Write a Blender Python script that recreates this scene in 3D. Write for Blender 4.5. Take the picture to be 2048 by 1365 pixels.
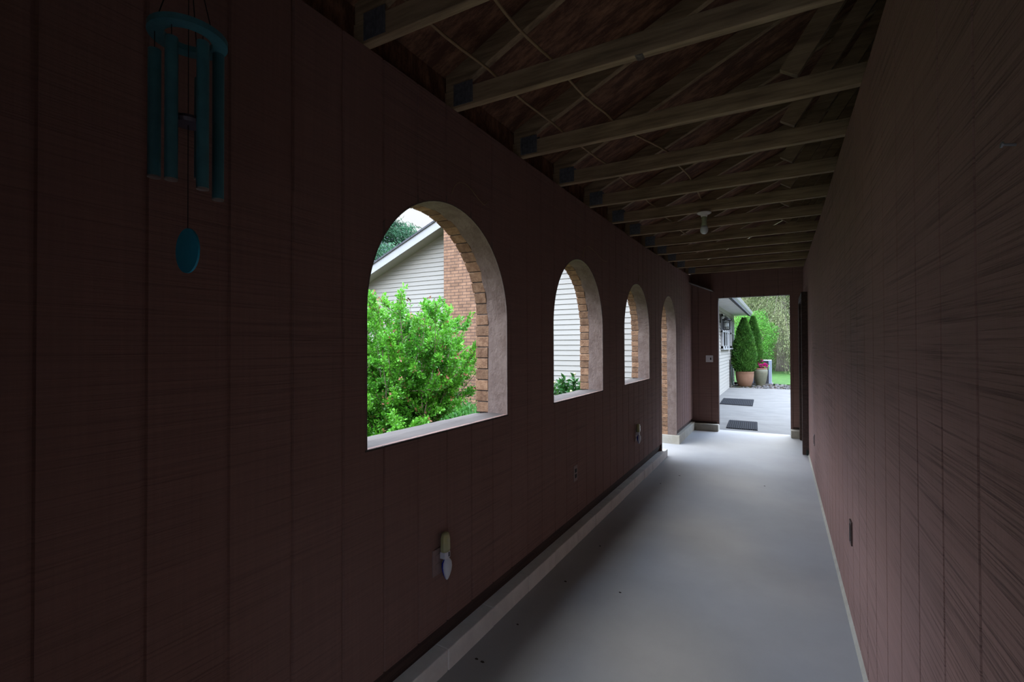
import bpy, bmesh, math, random
import numpy as np
from mathutils import Vector, Matrix

sc = bpy.context.scene
for o in list(bpy.data.objects):
    bpy.data.objects.remove(o)

# ------------------------------------------------------------------ camera
EYE = 1.45
FPX = 968.0
YAW, PITCH, ROLL = 0.5071, 0.0109, -0.0035
cam_d = bpy.data.cameras.new('camera')
cam_d.sensor_width = 36.0
cam_d.lens = FPX * 36.0 / 2048.0
cam_d.clip_start = 0.02
cam_d.clip_end = 300
cam = bpy.data.objects.new('camera', cam_d)
sc.collection.objects.link(cam)
fw = Vector((-math.sin(YAW) * math.cos(PITCH), math.cos(YAW) * math.cos(PITCH), math.sin(PITCH)))
r0 = Vector((math.cos(YAW), math.sin(YAW), 0))
u0 = r0.cross(fw)
rt = math.cos(ROLL) * r0 + math.sin(ROLL) * u0
up = -math.sin(ROLL) * r0 + math.cos(ROLL) * u0
cam.matrix_world = Matrix(((rt.x, up.x, -fw.x, 0), (rt.y, up.y, -fw.y, 0), (rt.z, up.z, -fw.z, EYE), (0, 0, 0, 1)))
sc.camera = cam

# ------------------------------------------------------------------ light: a bright broken-cloud sky
SKY_STRENGTH = 11.6
w = bpy.data.worlds.new('sky')
sc.world = w
w.use_nodes = True
nt = w.node_tree
nt.nodes.clear()
out = nt.nodes.new('ShaderNodeOutputWorld')
bg = nt.nodes.new('ShaderNodeBackground')
tc = nt.nodes.new('ShaderNodeTexCoord')
nz = nt.nodes.new('ShaderNodeTexNoise')
nz.inputs['Scale'].default_value = 3.2
nz.inputs['Detail'].default_value = 6
nz.inputs['Roughness'].default_value = 0.6
rp = nt.nodes.new('ShaderNodeValToRGB')
rp.color_ramp.elements[0].position = 0.375
rp.color_ramp.elements[0].color = (0.36, 0.58, 1.0, 1)
rp.color_ramp.elements[1].position = 0.57
rp.color_ramp.elements[1].color = (0.95, 0.97, 1.0, 1)
nt.links.new(tc.outputs['Generated'], nz.inputs['Vector'])
nt.links.new(nz.outputs['Fac'], rp.inputs['Fac'])
nt.links.new(rp.outputs['Color'], bg.inputs['Color'])
sx = nt.nodes.new('ShaderNodeSeparateXYZ')          # overcast sky: dim at the horizon, bright overhead
el = nt.nodes.new('ShaderNodeValToRGB')
e = el.color_ramp.elements
e[0].position, e[0].color = 0.0, (0.06, 0.06, 0.06, 1)
e[1].position, e[1].color = 0.85, (1.0, 1.0, 1.0, 1)
for pos_, v_ in ((0.285, 0.074), (0.38, 0.64), (0.55, 1.0)):
    q_ = e.new(pos_)
    q_.color = (v_, v_, v_, 1)
mu = nt.nodes.new('ShaderNodeMath')
mu.operation = 'MULTIPLY'
mu.inputs[1].default_value = SKY_STRENGTH
nt.links.new(tc.outputs['Generated'], sx.inputs[0])
nt.links.new(sx.outputs['Z'], el.inputs['Fac'])
nt.links.new(el.outputs['Color'], mu.inputs[0])
nt.links.new(mu.outputs[0], bg.inputs['Strength'])
nt.links.new(bg.outputs['Background'], out.inputs['Surface'])

vs = sc.view_settings
vs.view_transform = 'Standard'
vs.look = 'None'
vs.exposure = 0.28
vs.gamma = 1.0
vs.use_curve_mapping = False
sc.cycles.max_bounces = 12
sc.cycles.diffuse_bounces = 8
sc.cycles.use_denoising = True
sc.cycles.sample_clamp_indirect = 30.0

random.seed(7)
RNG = np.random.default_rng(7)
PI = math.pi
C = sc.collection.objects

# ------------------------------------------------------------------ materials
def mat(name, col, col2=None, rough=0.7, scale=(8, 8, 8), detail=5, bump=0.0, bscale=None, bdist=0.01,
        metal=0.0, lo=0.35, hi=0.65, spec=0.3, island=0.0, trans=0.0, coat=0.0, nrough=0.6):
    m = bpy.data.materials.new(name)
    m.use_nodes = True
    t = m.node_tree
    b = t.nodes['Principled BSDF']
    b.inputs['Roughness'].default_value = rough
    b.inputs['Metallic'].default_value = metal
    b.inputs['Specular IOR Level'].default_value = spec
    b.inputs['Coat Weight'].default_value = coat
    L = t.links
    tcn = t.nodes.new('ShaderNodeTexCoord')

    def noise(s):
        mp = t.nodes.new('ShaderNodeMapping')
        mp.inputs['Scale'].default_value = s
        n = t.nodes.new('ShaderNodeTexNoise')
        n.inputs['Scale'].default_value = 1.0
        n.inputs['Detail'].default_value = detail
        n.inputs['Roughness'].default_value = nrough
        L.new(tcn.outputs['Object'], mp.inputs['Vector'])
        L.new(mp.outputs['Vector'], n.inputs['Vector'])
        return n
    colout = None
    if col2 is not None:
        n = noise(scale)
        r = t.nodes.new('ShaderNodeValToRGB')
        r.color_ramp.elements[0].position = lo
        r.color_ramp.elements[0].color = (*col, 1)
        r.color_ramp.elements[1].position = hi
        r.color_ramp.elements[1].color = (*col2, 1)
        L.new(n.outputs['Fac'], r.inputs['Fac'])
        colout = r.outputs['Color']
    if island > 0:
        g = t.nodes.new('ShaderNodeNewGeometry')
        mr = t.nodes.new('ShaderNodeMapRange')
        mr.inputs['To Min'].default_value = 1 - island
        mr.inputs['To Max'].default_value = 1 + island
        L.new(g.outputs['Random Per Island'], mr.inputs['Value'])
        hs = t.nodes.new('ShaderNodeHueSaturation')
        if colout is None:
            hs.inputs['Color'].default_value = (*col, 1)
        else:
            L.new(colout, hs.inputs['Color'])
        L.new(mr.outputs['Result'], hs.inputs['Value'])
        colout = hs.outputs['Color']
    if colout is None:
        b.inputs['Base Color'].default_value = (*col, 1)
    else:
        L.new(colout, b.inputs['Base Color'])
    if bump > 0:
        n2 = noise(bscale or scale)
        bp = t.nodes.new('ShaderNodeBump')
        bp.inputs['Strength'].default_value = bump
        bp.inputs['Distance'].default_value = bdist
        L.new(n2.outputs['Fac'], bp.inputs['Height'])
        L.new(bp.outputs['Normal'], b.inputs['Normal'])
    if trans > 0:
        tr = t.nodes.new('ShaderNodeBsdfTranslucent')
        if colout is None:
            tr.inputs['Color'].default_value = (*col, 1)
        else:
            L.new(colout, tr.inputs['Color'])
        mx = t.nodes.new('ShaderNodeMixShader')
        mx.inputs['Fac'].default_value = trans
        L.new(b.outputs['BSDF'], mx.inputs[1])
        L.new(tr.outputs['BSDF'], mx.inputs[2])
        L.new(mx.outputs['Shader'], t.nodes['Material Output'].inputs['Surface'])
    return m

def brick_mat(name, axis, c1, c2, mortar):
    m = bpy.data.materials.new(name)
    m.use_nodes = True
    t = m.node_tree
    L = t.links
    b = t.nodes['Principled BSDF']
    b.inputs['Roughness'].default_value = 0.9
    b.inputs['Specular IOR Level'].default_value = 0.15
    tcn = t.nodes.new('ShaderNodeTexCoord')
    sp = t.nodes.new('ShaderNodeSeparateXYZ')
    cb = t.nodes.new('ShaderNodeCombineXYZ')
    L.new(tcn.outputs['Object'], sp.inputs[0])
    L.new(sp.outputs[axis], cb.inputs['X'])
    L.new(sp.outputs['Z'], cb.inputs['Y'])
    br = t.nodes.new('ShaderNodeTexBrick')
    br.inputs['Scale'].default_value = 1.0
    br.inputs['Brick Width'].default_value = 0.205
    br.inputs['Row Height'].default_value = 0.067
    br.inputs['Mortar Size'].default_value = 0.008
    br.inputs['Mortar Smooth'].default_value = 0.1
    br.inputs['Color1'].default_value = (*c1, 1)
    br.inputs['Color2'].default_value = (*c2, 1)
    br.inputs['Mortar'].default_value = (*mortar, 1)
    L.new(cb.outputs[0], br.inputs['Vector'])
    nn = t.nodes.new('ShaderNodeTexNoise')
    nn.inputs['Scale'].default_value = 9.0
    nn.inputs['Detail'].default_value = 6
    L.new(tcn.outputs['Object'], nn.inputs['Vector'])
    mrn = t.nodes.new('ShaderNodeMapRange')
    mrn.inputs['From Min'].default_value = 0.3
    mrn.inputs['From Max'].default_value = 0.7
    mrn.inputs['To Min'].default_value = 0.75
    mrn.inputs['To Max'].default_value = 1.25
    L.new(nn.outputs['Fac'], mrn.inputs['Value'])
    hsn = t.nodes.new('ShaderNodeHueSaturation')
    L.new(br.outputs['Color'], hsn.inputs['Color'])
    L.new(mrn.outputs['Result'], hsn.inputs['Value'])
    L.new(hsn.outputs['Color'], b.inputs['Base Color'])
    bp = t.nodes.new('ShaderNodeBump')
    bp.inputs['Strength'].default_value = 0.8
    bp.inputs['Distance'].default_value = 0.008
    bp.invert = True
    L.new(br.outputs['Fac'], bp.inputs['Height'])
    L.new(bp.outputs['Normal'], b.inputs['Normal'])
    return m

def siding_mat(name, gouge_lo, gouge_hi, k_=1.0):
    """rough-sawn stained plywood: uneven saw marks across, faint upright grain"""
    m = bpy.data.materials.new(name)
    m.use_nodes = True
    t = m.node_tree
    L = t.links
    b = t.nodes['Principled BSDF']
    b.inputs['Roughness'].default_value = 0.8
    b.inputs['Specular IOR Level'].default_value = 0.15
    tcn = t.nodes.new('ShaderNodeTexCoord')

    def noise(sc_, det=5, rough=0.6):
        mp = t.nodes.new('ShaderNodeMapping')
        mp.inputs['Scale'].default_value = sc_
        n = t.nodes.new('ShaderNodeTexNoise')
        n.inputs['Scale'].default_value = 1.0
        n.inputs['Detail'].default_value = det
        n.inputs['Roughness'].default_value = rough
        L.new(tcn.outputs['Object'], mp.inputs['Vector'])
        L.new(mp.outputs['Vector'], n.inputs['Vector'])
        return n.outputs['Fac']

    def rng_(x, f0, f1, t0, t1):
        q = t.nodes.new('ShaderNodeMapRange')
        q.inputs['From Min'].default_value = f0
        q.inputs['From Max'].default_value = f1
        q.inputs['To Min'].default_value = t0
        q.inputs['To Max'].default_value = t1
        L.new(x, q.inputs['Value'])
        return q.outputs['Result']

    def math_(op, x, y):
        q = t.nodes.new('ShaderNodeMath')
        q.operation = op
        for i, v in enumerate((x, y)):
            if isinstance(v, float):
                q.inputs[i].default_value = v
            else:
                L.new(v, q.inputs[i])
        return q.outputs[0]
    fine = noise((2.2, 2.2, 150), 3)
    coarse = noise((1.6, 1.6, 190), 5, 0.65)
    patch = noise((1.1, 1.1, 0.8), 3)
    grain = noise((90, 90, 2.0), 4)
    streak = rng_(coarse, 0.36, 0.50, 0.0, 1.0)            # dark gouges
    amount = rng_(patch, 0.38, 0.66, gouge_lo, gouge_hi)
    one = math_('SUBTRACT', 1.0, math_('MULTIPLY', amount, math_('SUBTRACT', 1.0, streak)))
    v = math_('MULTIPLY', one, rng_(fine, 0.3, 0.7, 0.92, 1.07))
    v = math_('MULTIPLY', v, rng_(grain, 0.3, 0.7, 0.95, 1.05))
    mx = t.nodes.new('ShaderNodeMix')
    mx.data_type = 'RGBA'
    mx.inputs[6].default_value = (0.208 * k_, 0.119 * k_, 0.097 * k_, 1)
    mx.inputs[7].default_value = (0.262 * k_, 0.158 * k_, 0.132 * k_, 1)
    L.new(patch, mx.inputs[0])
    hs = t.nodes.new('ShaderNodeHueSaturation')
    L.new(mx.outputs[2], hs.inputs['Color'])
    L.new(v, hs.inputs['Value'])
    L.new(hs.outputs['Color'], b.inputs['Base Color'])
    bp = t.nodes.new('ShaderNodeBump')
    bp.inputs['Strength'].default_value = 0.7
    bp.inputs['Distance'].default_value = 0.003
    L.new(v, bp.inputs['Height'])
    L.new(bp.outputs['Normal'], b.inputs['Normal'])
    return m

M = {}
M['siding'] = siding_mat('brown rough sawn siding', 0.02, 0.32)
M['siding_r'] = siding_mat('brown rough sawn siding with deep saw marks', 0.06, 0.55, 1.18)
M['floor'] = mat('painted concrete floor', (0.285, 0.278, 0.268), (0.335, 0.328, 0.316), rough=0.55, scale=(1.2, 1.2, 1.2), detail=6,
                 bump=0.25, bscale=(120, 120, 120), bdist=0.004, spec=0.35)
M['kerb_far'] = mat('beige block kerb', (0.33, 0.30, 0.24), (0.40, 0.365, 0.30), rough=0.7, scale=(9, 9, 9), bump=0.35, bscale=(60, 60, 60), bdist=0.006)
M['kerb'] = mat('painted block kerb', (0.70, 0.67, 0.61), (0.80, 0.77, 0.70), rough=0.65, scale=(9, 9, 9), bump=0.35, bscale=(60, 60, 60), bdist=0.006)  # same kerb as the far run, colour lightened to stand in for fill light
M['plate'] = mat('dark plate board', (0.035, 0.020, 0.016), (0.07, 0.04, 0.03), rough=0.7, scale=(20, 2, 40), bump=0.3)
M['flash'] = mat('dark flashing strip', (0.05, 0.045, 0.05), (0.08, 0.075, 0.08), rough=0.5, scale=(6, 6, 6))
M['stucco'] = mat('troweled reveal', (0.130, 0.088, 0.071), (0.185, 0.134, 0.112), rough=0.85, scale=(14, 14, 9), bump=0.7, bscale=(55, 55, 40), bdist=0.008)
M['lip'] = mat('pale reveal edge', (0.15, 0.11, 0.095), (0.19, 0.145, 0.125), rough=0.8, scale=(30, 30, 30))
M['sill'] = mat('weathered sill', (0.048, 0.037, 0.031), (0.074, 0.060, 0.052), rough=0.8, scale=(12, 3, 12), bump=0.5, bscale=(30, 6, 30), bdist=0.006)
M['archbrick'] = mat('old arch brick', (0.165, 0.083, 0.045), (0.32, 0.185, 0.105), rough=0.9, scale=(24, 24, 24), detail=8, nrough=0.75, bump=1.0, bscale=(70, 70, 70), bdist=0.008, island=0.25)
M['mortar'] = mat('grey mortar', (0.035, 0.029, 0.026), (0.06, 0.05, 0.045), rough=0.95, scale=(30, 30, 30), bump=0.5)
M['veneer'] = brick_mat('brick veneer', 'Y', (0.36, 0.19, 0.12), (0.28, 0.14, 0.09), (0.30, 0.27, 0.24))
M['chimney'] = brick_mat('chimney brick', 'X', (0.215, 0.122, 0.075), (0.175, 0.10, 0.062), (0.095, 0.06, 0.045))
M['timber'] = mat('weathered truss timber', (0.19, 0.132, 0.075), (0.40, 0.295, 0.17), rough=0.75, scale=(3, 30, 30), detail=6, bump=0.3, bscale=(4, 60, 60), bdist=0.003)
M['deck'] = mat('roof sheathing plywood', (0.095, 0.042, 0.024), (0.46, 0.25, 0.14), rough=0.75, scale=(5, 14, 5), detail=8, lo=0.44, hi=0.80, nrough=0.78, bump=0.3)
M['gal'] = mat('galvanised plate', (0.16, 0.18, 0.20), (0.24, 0.27, 0.29), rough=0.45, scale=(60, 60, 60), metal=0.6)
M['cable'] = mat('tan sheathed cable', (0.25, 0.17, 0.085), (0.32, 0.22, 0.12), rough=0.6, scale=(30, 30, 30))
M['concrete'] = mat('broom finished concrete', (0.088, 0.085, 0.079), (0.116, 0.112, 0.104), rough=0.85, scale=(2, 3, 2), detail=7, bump=0.2, bscale=(40, 70, 40), bdist=0.004)
M['drive'] = mat('dark asphalt drive', (0.05, 0.05, 0.05), (0.07, 0.07, 0.07), rough=0.9, scale=(3, 3, 3))
M['vinyl'] = mat('white lap siding', (0.236, 0.222, 0.195), (0.25, 0.236, 0.208), rough=0.5, scale=(1, 1, 3), spec=0.25)
M['white'] = mat('white painted metal', (0.26, 0.26, 0.26), (0.28, 0.28, 0.28), rough=0.4, scale=(5, 5, 5))
M['soffit'] = mat('cream soffit', (0.24, 0.237, 0.21), (0.26, 0.257, 0.23), rough=0.5, scale=(5, 5, 5))
M['eave'] = mat('white vinyl soffit', (0.52, 0.52, 0.51), (0.56, 0.56, 0.55), rough=0.5, scale=(5, 5, 5))
M['shingle'] = mat('dark asphalt shingles', (0.035, 0.037, 0.042), (0.07, 0.072, 0.08), rough=0.95, scale=(30, 12, 30), bump=0.4)
M['black'] = mat('black metal', (0.012, 0.012, 0.013), (0.02, 0.02, 0.02), rough=0.4, scale=(20, 20, 20))
M['rubber'] = mat('black rubber mat', (0.004, 0.0045, 0.006), (0.007, 0.0075, 0.009), spec=0.1, rough=0.9, scale=(40, 40, 40), bump=0.3)
M['glass'] = mat('window glass', (0.10, 0.13, 0.16), None, rough=0.08, spec=0.8)
M['lampglass'] = mat('frosted lantern glass', (0.40, 0.42, 0.38), None, rough=0.3, spec=0.5)
M['teal'] = mat('dark teal enamel', (0.040, 0.145, 0.170), (0.05, 0.18, 0.205), rough=0.4, scale=(40, 40, 40), spec=0.5)
M['sail'] = mat('blue teal sail', (0.016, 0.26, 0.38), (0.02, 0.30, 0.43), rough=0.45, scale=(20, 20, 20))
M['clapper'] = mat('grey violet clapper', (0.08, 0.07, 0.09), None, rough=0.4)
M['bare'] = mat('bare tube end', (0.45, 0.43, 0.40), None, rough=0.35, metal=0.8)
M['string'] = mat('black string', (0.01, 0.01, 0.01), None, rough=0.8)
M['switch'] = mat('white switch plastic', (0.85, 0.84, 0.83), None, rough=0.35)
M['porcelain'] = mat('white porcelain', (0.72, 0.70, 0.65), None, rough=0.25, spec=0.5)
M['greenish'] = mat('olive plastic socket', (0.32, 0.36, 0.22), (0.36, 0.40, 0.25), rough=0.4, scale=(20, 20, 20))
M['bulb'] = mat('frosted bulb glass', (0.70, 0.75, 0.74), None, rough=0.2, spec=0.6)
M['amber'] = mat('amber green bulb cover', (0.42, 0.40, 0.17), (0.36, 0.37, 0.19), rough=0.25, scale=(40, 40, 25), spec=0.5, coat=0.3)
M['plastic'] = mat('white plastic', (0.62, 0.64, 0.68), None, rough=0.35, spec=0.5)
M['blue'] = mat('cobalt blue band', (0.012, 0.03, 0.42), None, rough=0.35)
M['brownplate'] = mat('brown outlet plate', (0.27, 0.19, 0.17), None, rough=0.5)
M['slot'] = mat('dark slots', (0.01, 0.01, 0.01), None, rough=0.6)
M['terra'] = mat('terracotta pot', (0.145, 0.075, 0.044), (0.17, 0.092, 0.057), rough=0.8, scale=(6, 6, 6), bump=0.15)
M['glazed'] = mat('grey green glazed pot', (0.08, 0.083, 0.056), (0.12, 0.11, 0.075), rough=0.5, scale=(4, 4, 5))
M['rim'] = mat('terracotta rim', (0.16, 0.07, 0.045), None, rough=0.7)
M['soil'] = mat('dark soil', (0.02, 0.014, 0.01), (0.04, 0.03, 0.02), rough=1, scale=(30, 30, 30), bump=0.6)
M['stone'] = mat('river stone', (0.030, 0.028, 0.028), (0.085, 0.08, 0.078), rough=0.8, scale=(7, 7, 7), bump=0.3, island=0.0)
M['stone2'] = mat('rusty river stone', (0.05, 0.035, 0.03), (0.085, 0.066, 0.056), rough=0.8, scale=(7, 7, 7), bump=0.3)
M['ground'] = mat('bare garden soil', (0.05, 0.045, 0.025), (0.08, 0.075, 0.035), rough=1, scale=(8, 8, 8), bump=0.5)
M['lawn'] = mat('mown lawn', (0.016, 0.055, 0.003), (0.027, 0.078, 0.006), rough=0.95, scale=(3, 1.2, 3), detail=8, bump=0.7, bscale=(50, 50, 50), bdist=0.03)
M['leaf'] = mat('bright shrub leaf', (0.045, 0.20, 0.012), (0.12, 0.36, 0.028), rough=0.45, scale=(2.5, 2.5, 2.5), spec=0.4, island=0.45, trans=0.4)
M['bud'] = mat('reddish bud leaf', (0.16, 0.06, 0.03), (0.22, 0.10, 0.05), rough=0.6, scale=(9, 9, 9), island=0.3)
M['cover'] = mat('ground cover leaf', (0.028, 0.125, 0.018), (0.055, 0.20, 0.028), rough=0.55, scale=(2, 2, 2), island=0.4, trans=0.3)
M['twig'] = mat('grey brown twig', (0.12, 0.09, 0.06), (0.18, 0.14, 0.10), rough=0.9, scale=(20, 20, 20))
M['peony'] = mat('glossy dark leaf', (0.015, 0.075, 0.014), (0.03, 0.12, 0.02), rough=0.35, scale=(6, 6, 6), island=0.3, trans=0.2, spec=0.5)
M['petal'] = mat('pale green bud', (0.40, 0.42, 0.22), None, rough=0.5)
M['pink'] = mat('hot pink petal', (0.40, 0.008, 0.13), (0.45, 0.02, 0.18), rough=0.5, scale=(12, 12, 12), island=0.2, trans=0.2)
M['arbor'] = mat('arborvitae spray', (0.026, 0.092, 0.012), (0.065, 0.165, 0.024), rough=0.6, scale=(4, 4, 4), island=0.45, trans=0.2)
M['bark'] = mat('tree bark', (0.11, 0.088, 0.072), (0.20, 0.17, 0.14), rough=0.95, scale=(14, 14, 3), bump=1.0, bscale=(18, 18, 3), bdist=0.05)
M['spruce'] = mat('pale spruce needles', (0.075, 0.115, 0.036), (0.21, 0.225, 0.105), rough=0.7, scale=(0.9, 0.9, 0.6), island=0.5, trans=0.3)
M['hemlock'] = mat('dark conifer needles', (0.020, 0.075, 0.035), (0.045, 0.13, 0.06), rough=0.7, scale=(2, 2, 2), island=0.45, trans=0.25)
M['broad'] = mat('fresh understory leaf', (0.05, 0.19, 0.02), (0.11, 0.30, 0.04), rough=0.6, scale=(1.5, 1.5, 1.5), island=0.4, trans=0.35)
M['nailm'] = mat('bright nail', (0.35, 0.36, 0.37), None, rough=0.35, metal=0.7)
M['hose'] = mat('dark green hose', (0.012, 0.022, 0.018), None, rough=0.45)
M['acwhite'] = mat('pale grey cabinet', (0.17, 0.19, 0.24), (0.19, 0.21, 0.26), rough=0.45, scale=(4, 4, 4))

# ------------------------------------------------------------------ mesh helpers
class MB:
    def __init__(s):
        s.v, s.f = [], []

    def add(s, vs_, fs_):
        n = len(s.v)
        s.v += [tuple(p) for p in vs_]
        s.f += [tuple(i + n for i in q) for q in fs_]

    def box(s, x0, x1, y0, y1, z0, z1):
        s.add([(x0, y0, z0), (x1, y0, z0), (x1, y1, z0), (x0, y1, z0), (x0, y0, z1), (x1, y0, z1), (x1, y1, z1), (x0, y1, z1)],
              [(0, 3, 2, 1), (4, 5, 6, 7), (0, 1, 5, 4), (1, 2, 6, 5), (2, 3, 7, 6), (3, 0, 4, 7)])

    def prism(s, poly, axis, a, b):
        """poly: 2-D ring in the two axes other than `axis`, extruded from a to b"""
        n = len(poly)
        def P(p, t):
            q = list(p)
            q.insert('xyz'.index(axis), t)
            return tuple(q)
        vs_ = [P(p, a) for p in poly] + [P(p, b) for p in poly]
        fs_ = [tuple(range(n))[::-1], tuple(range(n, 2 * n))] + [(i, (i + 1) % n, n + (i + 1) % n, n + i) for i in range(n)]
        s.add(vs_, fs_)

    def tube(s, pts, r, n=6, caps=True):
        pts = [Vector(p) for p in pts]
        rs = r if isinstance(r, (list, tuple)) else [r] * len(pts)
        rings = []
        t0 = (pts[1] - pts[0]).normalized()
        a = Vector((0, 0, 1)) if abs(t0.z) < 0.9 else Vector((1, 0, 0))
        for i, p in enumerate(pts):
            t = (pts[min(i + 1, len(pts) - 1)] - pts[max(i - 1, 0)])
            t = t.normalized() if t.length > 1e-9 else t0
            u = t.cross(a)
            u = u.normalized() if u.length > 1e-6 else Vector((1, 0, 0))
            v = u.cross(t).normalized()
            rings.append([p + rs[i] * (math.cos(2 * PI * k / n) * u + math.sin(2 * PI * k / n) * v) for k in range(n)])
        vs_ = [q for ring in rings for q in ring]
        fs_ = []
        for i in range(len(pts) - 1):
            for k in range(n):
                fs_.append((i * n + k, i * n + (k + 1) % n, (i + 1) * n + (k + 1) % n, (i + 1) * n + k))
        if caps:
            fs_.append(tuple(range(n))[::-1])
            fs_.append(tuple((len(pts) - 1) * n + k for k in range(n)))
        s.add(vs_, fs_)

    def lathe(s, prof, c=(0, 0, 0), n=24):
        """prof: list of (r, z)"""
        vs_, fs_ = [], []
        m = len(prof)
        for r, z in prof:
            for k in range(n):
                a = 2 * PI * k / n
                vs_.append((c[0] + r * math.cos(a), c[1] + r * math.sin(a), c[2] + z))
        for i in range(m - 1):
            for k in range(n):
                fs_.append((i * n + k, i * n + (k + 1) % n, (i + 1) * n + (k + 1) % n, (i + 1) * n + k))
        fs_.append(tuple(range(n))[::-1])
        fs_.append(tuple((m - 1) * n + k for k in range(n)))
        s.add(vs_, fs_)

    def build(s, name, m, parent=None, smooth=False, loc=None, bevel=0):
        me = bpy.data.meshes.new(name)
        me.from_pydata(s.v, [], s.f)
        me.materials.append(m)
        if smooth:
            me.polygons.foreach_set('use_smooth', [True] * len(me.polygons))
        me.update()
        o = bpy.data.objects.new(name, me)
        C.link(o)
        if loc is not None:
            me.transform(Matrix.Translation(-Vector(loc)))
            o.location = loc
        if parent is not None:
            o.parent = parent
            if parent.type == 'EMPTY' or True:
                base = Vector((0, 0, 0))
                p = parent
                while p is not None:
                    base += Vector(p.location)
                    p = p.parent
                me.transform(Matrix.Translation(-base + (Vector(loc) if loc is not None else Vector((0, 0, 0)))))
                o.location = (0, 0, 0)
        if bevel:
            md = o.modifiers.new('bevel', 'BEVEL')
            md.width = bevel
            md.segments = 2
            md.limit_method = 'ANGLE'
        return o

def quads_obj(name, V, n, m, parent=None):
    """V: (n*4,3) array of leaf quads in world space"""
    me = bpy.data.meshes.new(name)
    me.vertices.add(len(V))
    me.vertices.foreach_set('co', np.ascontiguousarray(V, dtype=np.float32).ravel())
    me.loops.add(len(V))
    me.loops.foreach_set('vertex_index', np.arange(len(V), dtype=np.int32))
    me.polygons.add(n)
    me.polygons.foreach_set('loop_start', np.arange(0, len(V), 4, dtype=np.int32))
    me.update(calc_edges=True)
    me.materials.append(m)
    o = bpy.data.objects.new(name, me)
    C.link(o)
    if parent is not None:
        o.parent = parent
        me.transform(Matrix.Translation(-Vector(parent.location)))
    return o

def tag(o, label, cat, group=None):
    o['label'] = label
    o['category'] = cat
    if group:
        o['group'] = group
    return o

def thing(name, label, cat, loc, group=None):
    o = bpy.data.objects.new(name, None)
    C.link(o)
    o.location = loc
    o.empty_display_size = 0.1
    return tag(o, label, cat, group)

def struct(o):
    o['kind'] = 'structure'
    return o

def unit(a):
    return a / np.maximum(np.linalg.norm(a, axis=-1, keepdims=True), 1e-9)

def leaf_quads(P, D, length, width, rng, fold=0.25):
    """leaf blades: base at P along D, random roll; P,D (n,3)"""
    n = len(P)
    D = unit(D)
    R = unit(rng.normal(size=(n, 3)))
    S = unit(np.cross(D, R))
    N = np.cross(S, D)
    Lh = np.asarray(length).reshape(-1, 1) * np.ones((n, 1))
    Wd = np.asarray(width).reshape(-1, 1) * np.ones((n, 1))
    V = np.empty((n, 4, 3))
    V[:, 0] = P
    V[:, 1] = P + D * Lh * 0.5 + S * Wd * 0.5 + N * Wd * fold
    V[:, 2] = P + D * Lh
    V[:, 3] = P + D * Lh * 0.5 - S * Wd * 0.5 + N * Wd * fold
    return V.reshape(-1, 3)

# ------------------------------------------------------------------ dimensions (metres; y runs down the passage)
XL, XR = -1.353, 0.312           # inside faces of the two long walls
YN, YF = -1.0, 8.925             # near and far end walls
XB = -1.562                      # outside face of the brick
ARCH = [(1.314, 2.380), (3.012, 4.057), (4.718, 5.757)]
DOORA = (6.413, 7.42)
SILL = 1.066
DX0, DX1, DZ = -0.933, 0.128, 2.262

def zc(y):
    """underside of the truss bottom chords, which creeps up towards the far end"""
    ys = [-2, 5.6, 6.28, 6.88, 7.58, 8.57, 9.5]
    zs = [0.777, 0.781, 0.792, 0.797, 0.804, 0.830, 0.835]
    return EYE + EYE * float(np.interp(y, ys, zs))

def arch_top(y, a, b, apex=2.118):
    r = (b - a) / 2
    c = (a + b) / 2
    t = max(0.0, 1 - ((y - c) / r) ** 2)
    return apex - r + r * math.sqrt(t)

def apex_of(a, b):
    return 2.122

def ray_px(u, v):
    """direction from the eye through a spot measured on the photograph, used to find where a thing lies"""
    return fw * FPX + (u - 1024) * rt - (v - 682.5) * up

# ------------------------------------------------------------------ floor, yard, paving
f = MB()
f.box(-1.60, 0.36, YN - 0.3, 9.04, -0.12, 0.0)
struct(f.build('floor', M['floor']))
g = MB()
g.box(-40, 40, -25, 70, -0.30, -0.06)
struct(g.build('ground', M['ground']))
g = MB()
g.box(-1.60, 6.0, 9.045, 18.45, -0.13, -0.012)
struct(g.build('concrete_patio', M['concrete']))
g = MB()
g.box(-1.58, 6.0, -9.0, YN - 0.305, -0.13, -0.012)
struct(g.build('driveway', M['drive']))
g = MB()
NXg, NYg = 60, 60
vs_, fs_ = [], []
for j in range(NYg + 1):
    for i in range(NXg + 1):
        x = -22 + 44 * i / NXg
        y = 20.6 + 30 * j / NYg
        vs_.append((x, y, 0.0 + 0.05 * math.sin(x * 0.6) * math.sin(y * 0.5) + 0.012 * (y - 20.6)))
for j in range(NYg):
    for i in range(NXg):
        a = j * (NXg + 1) + i
        fs_.append((a, a + 1, a + NXg + 2, a + NXg + 1))
g.add(vs_, fs_)
struct(g.build('lawn', M['lawn'], smooth=True))

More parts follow.
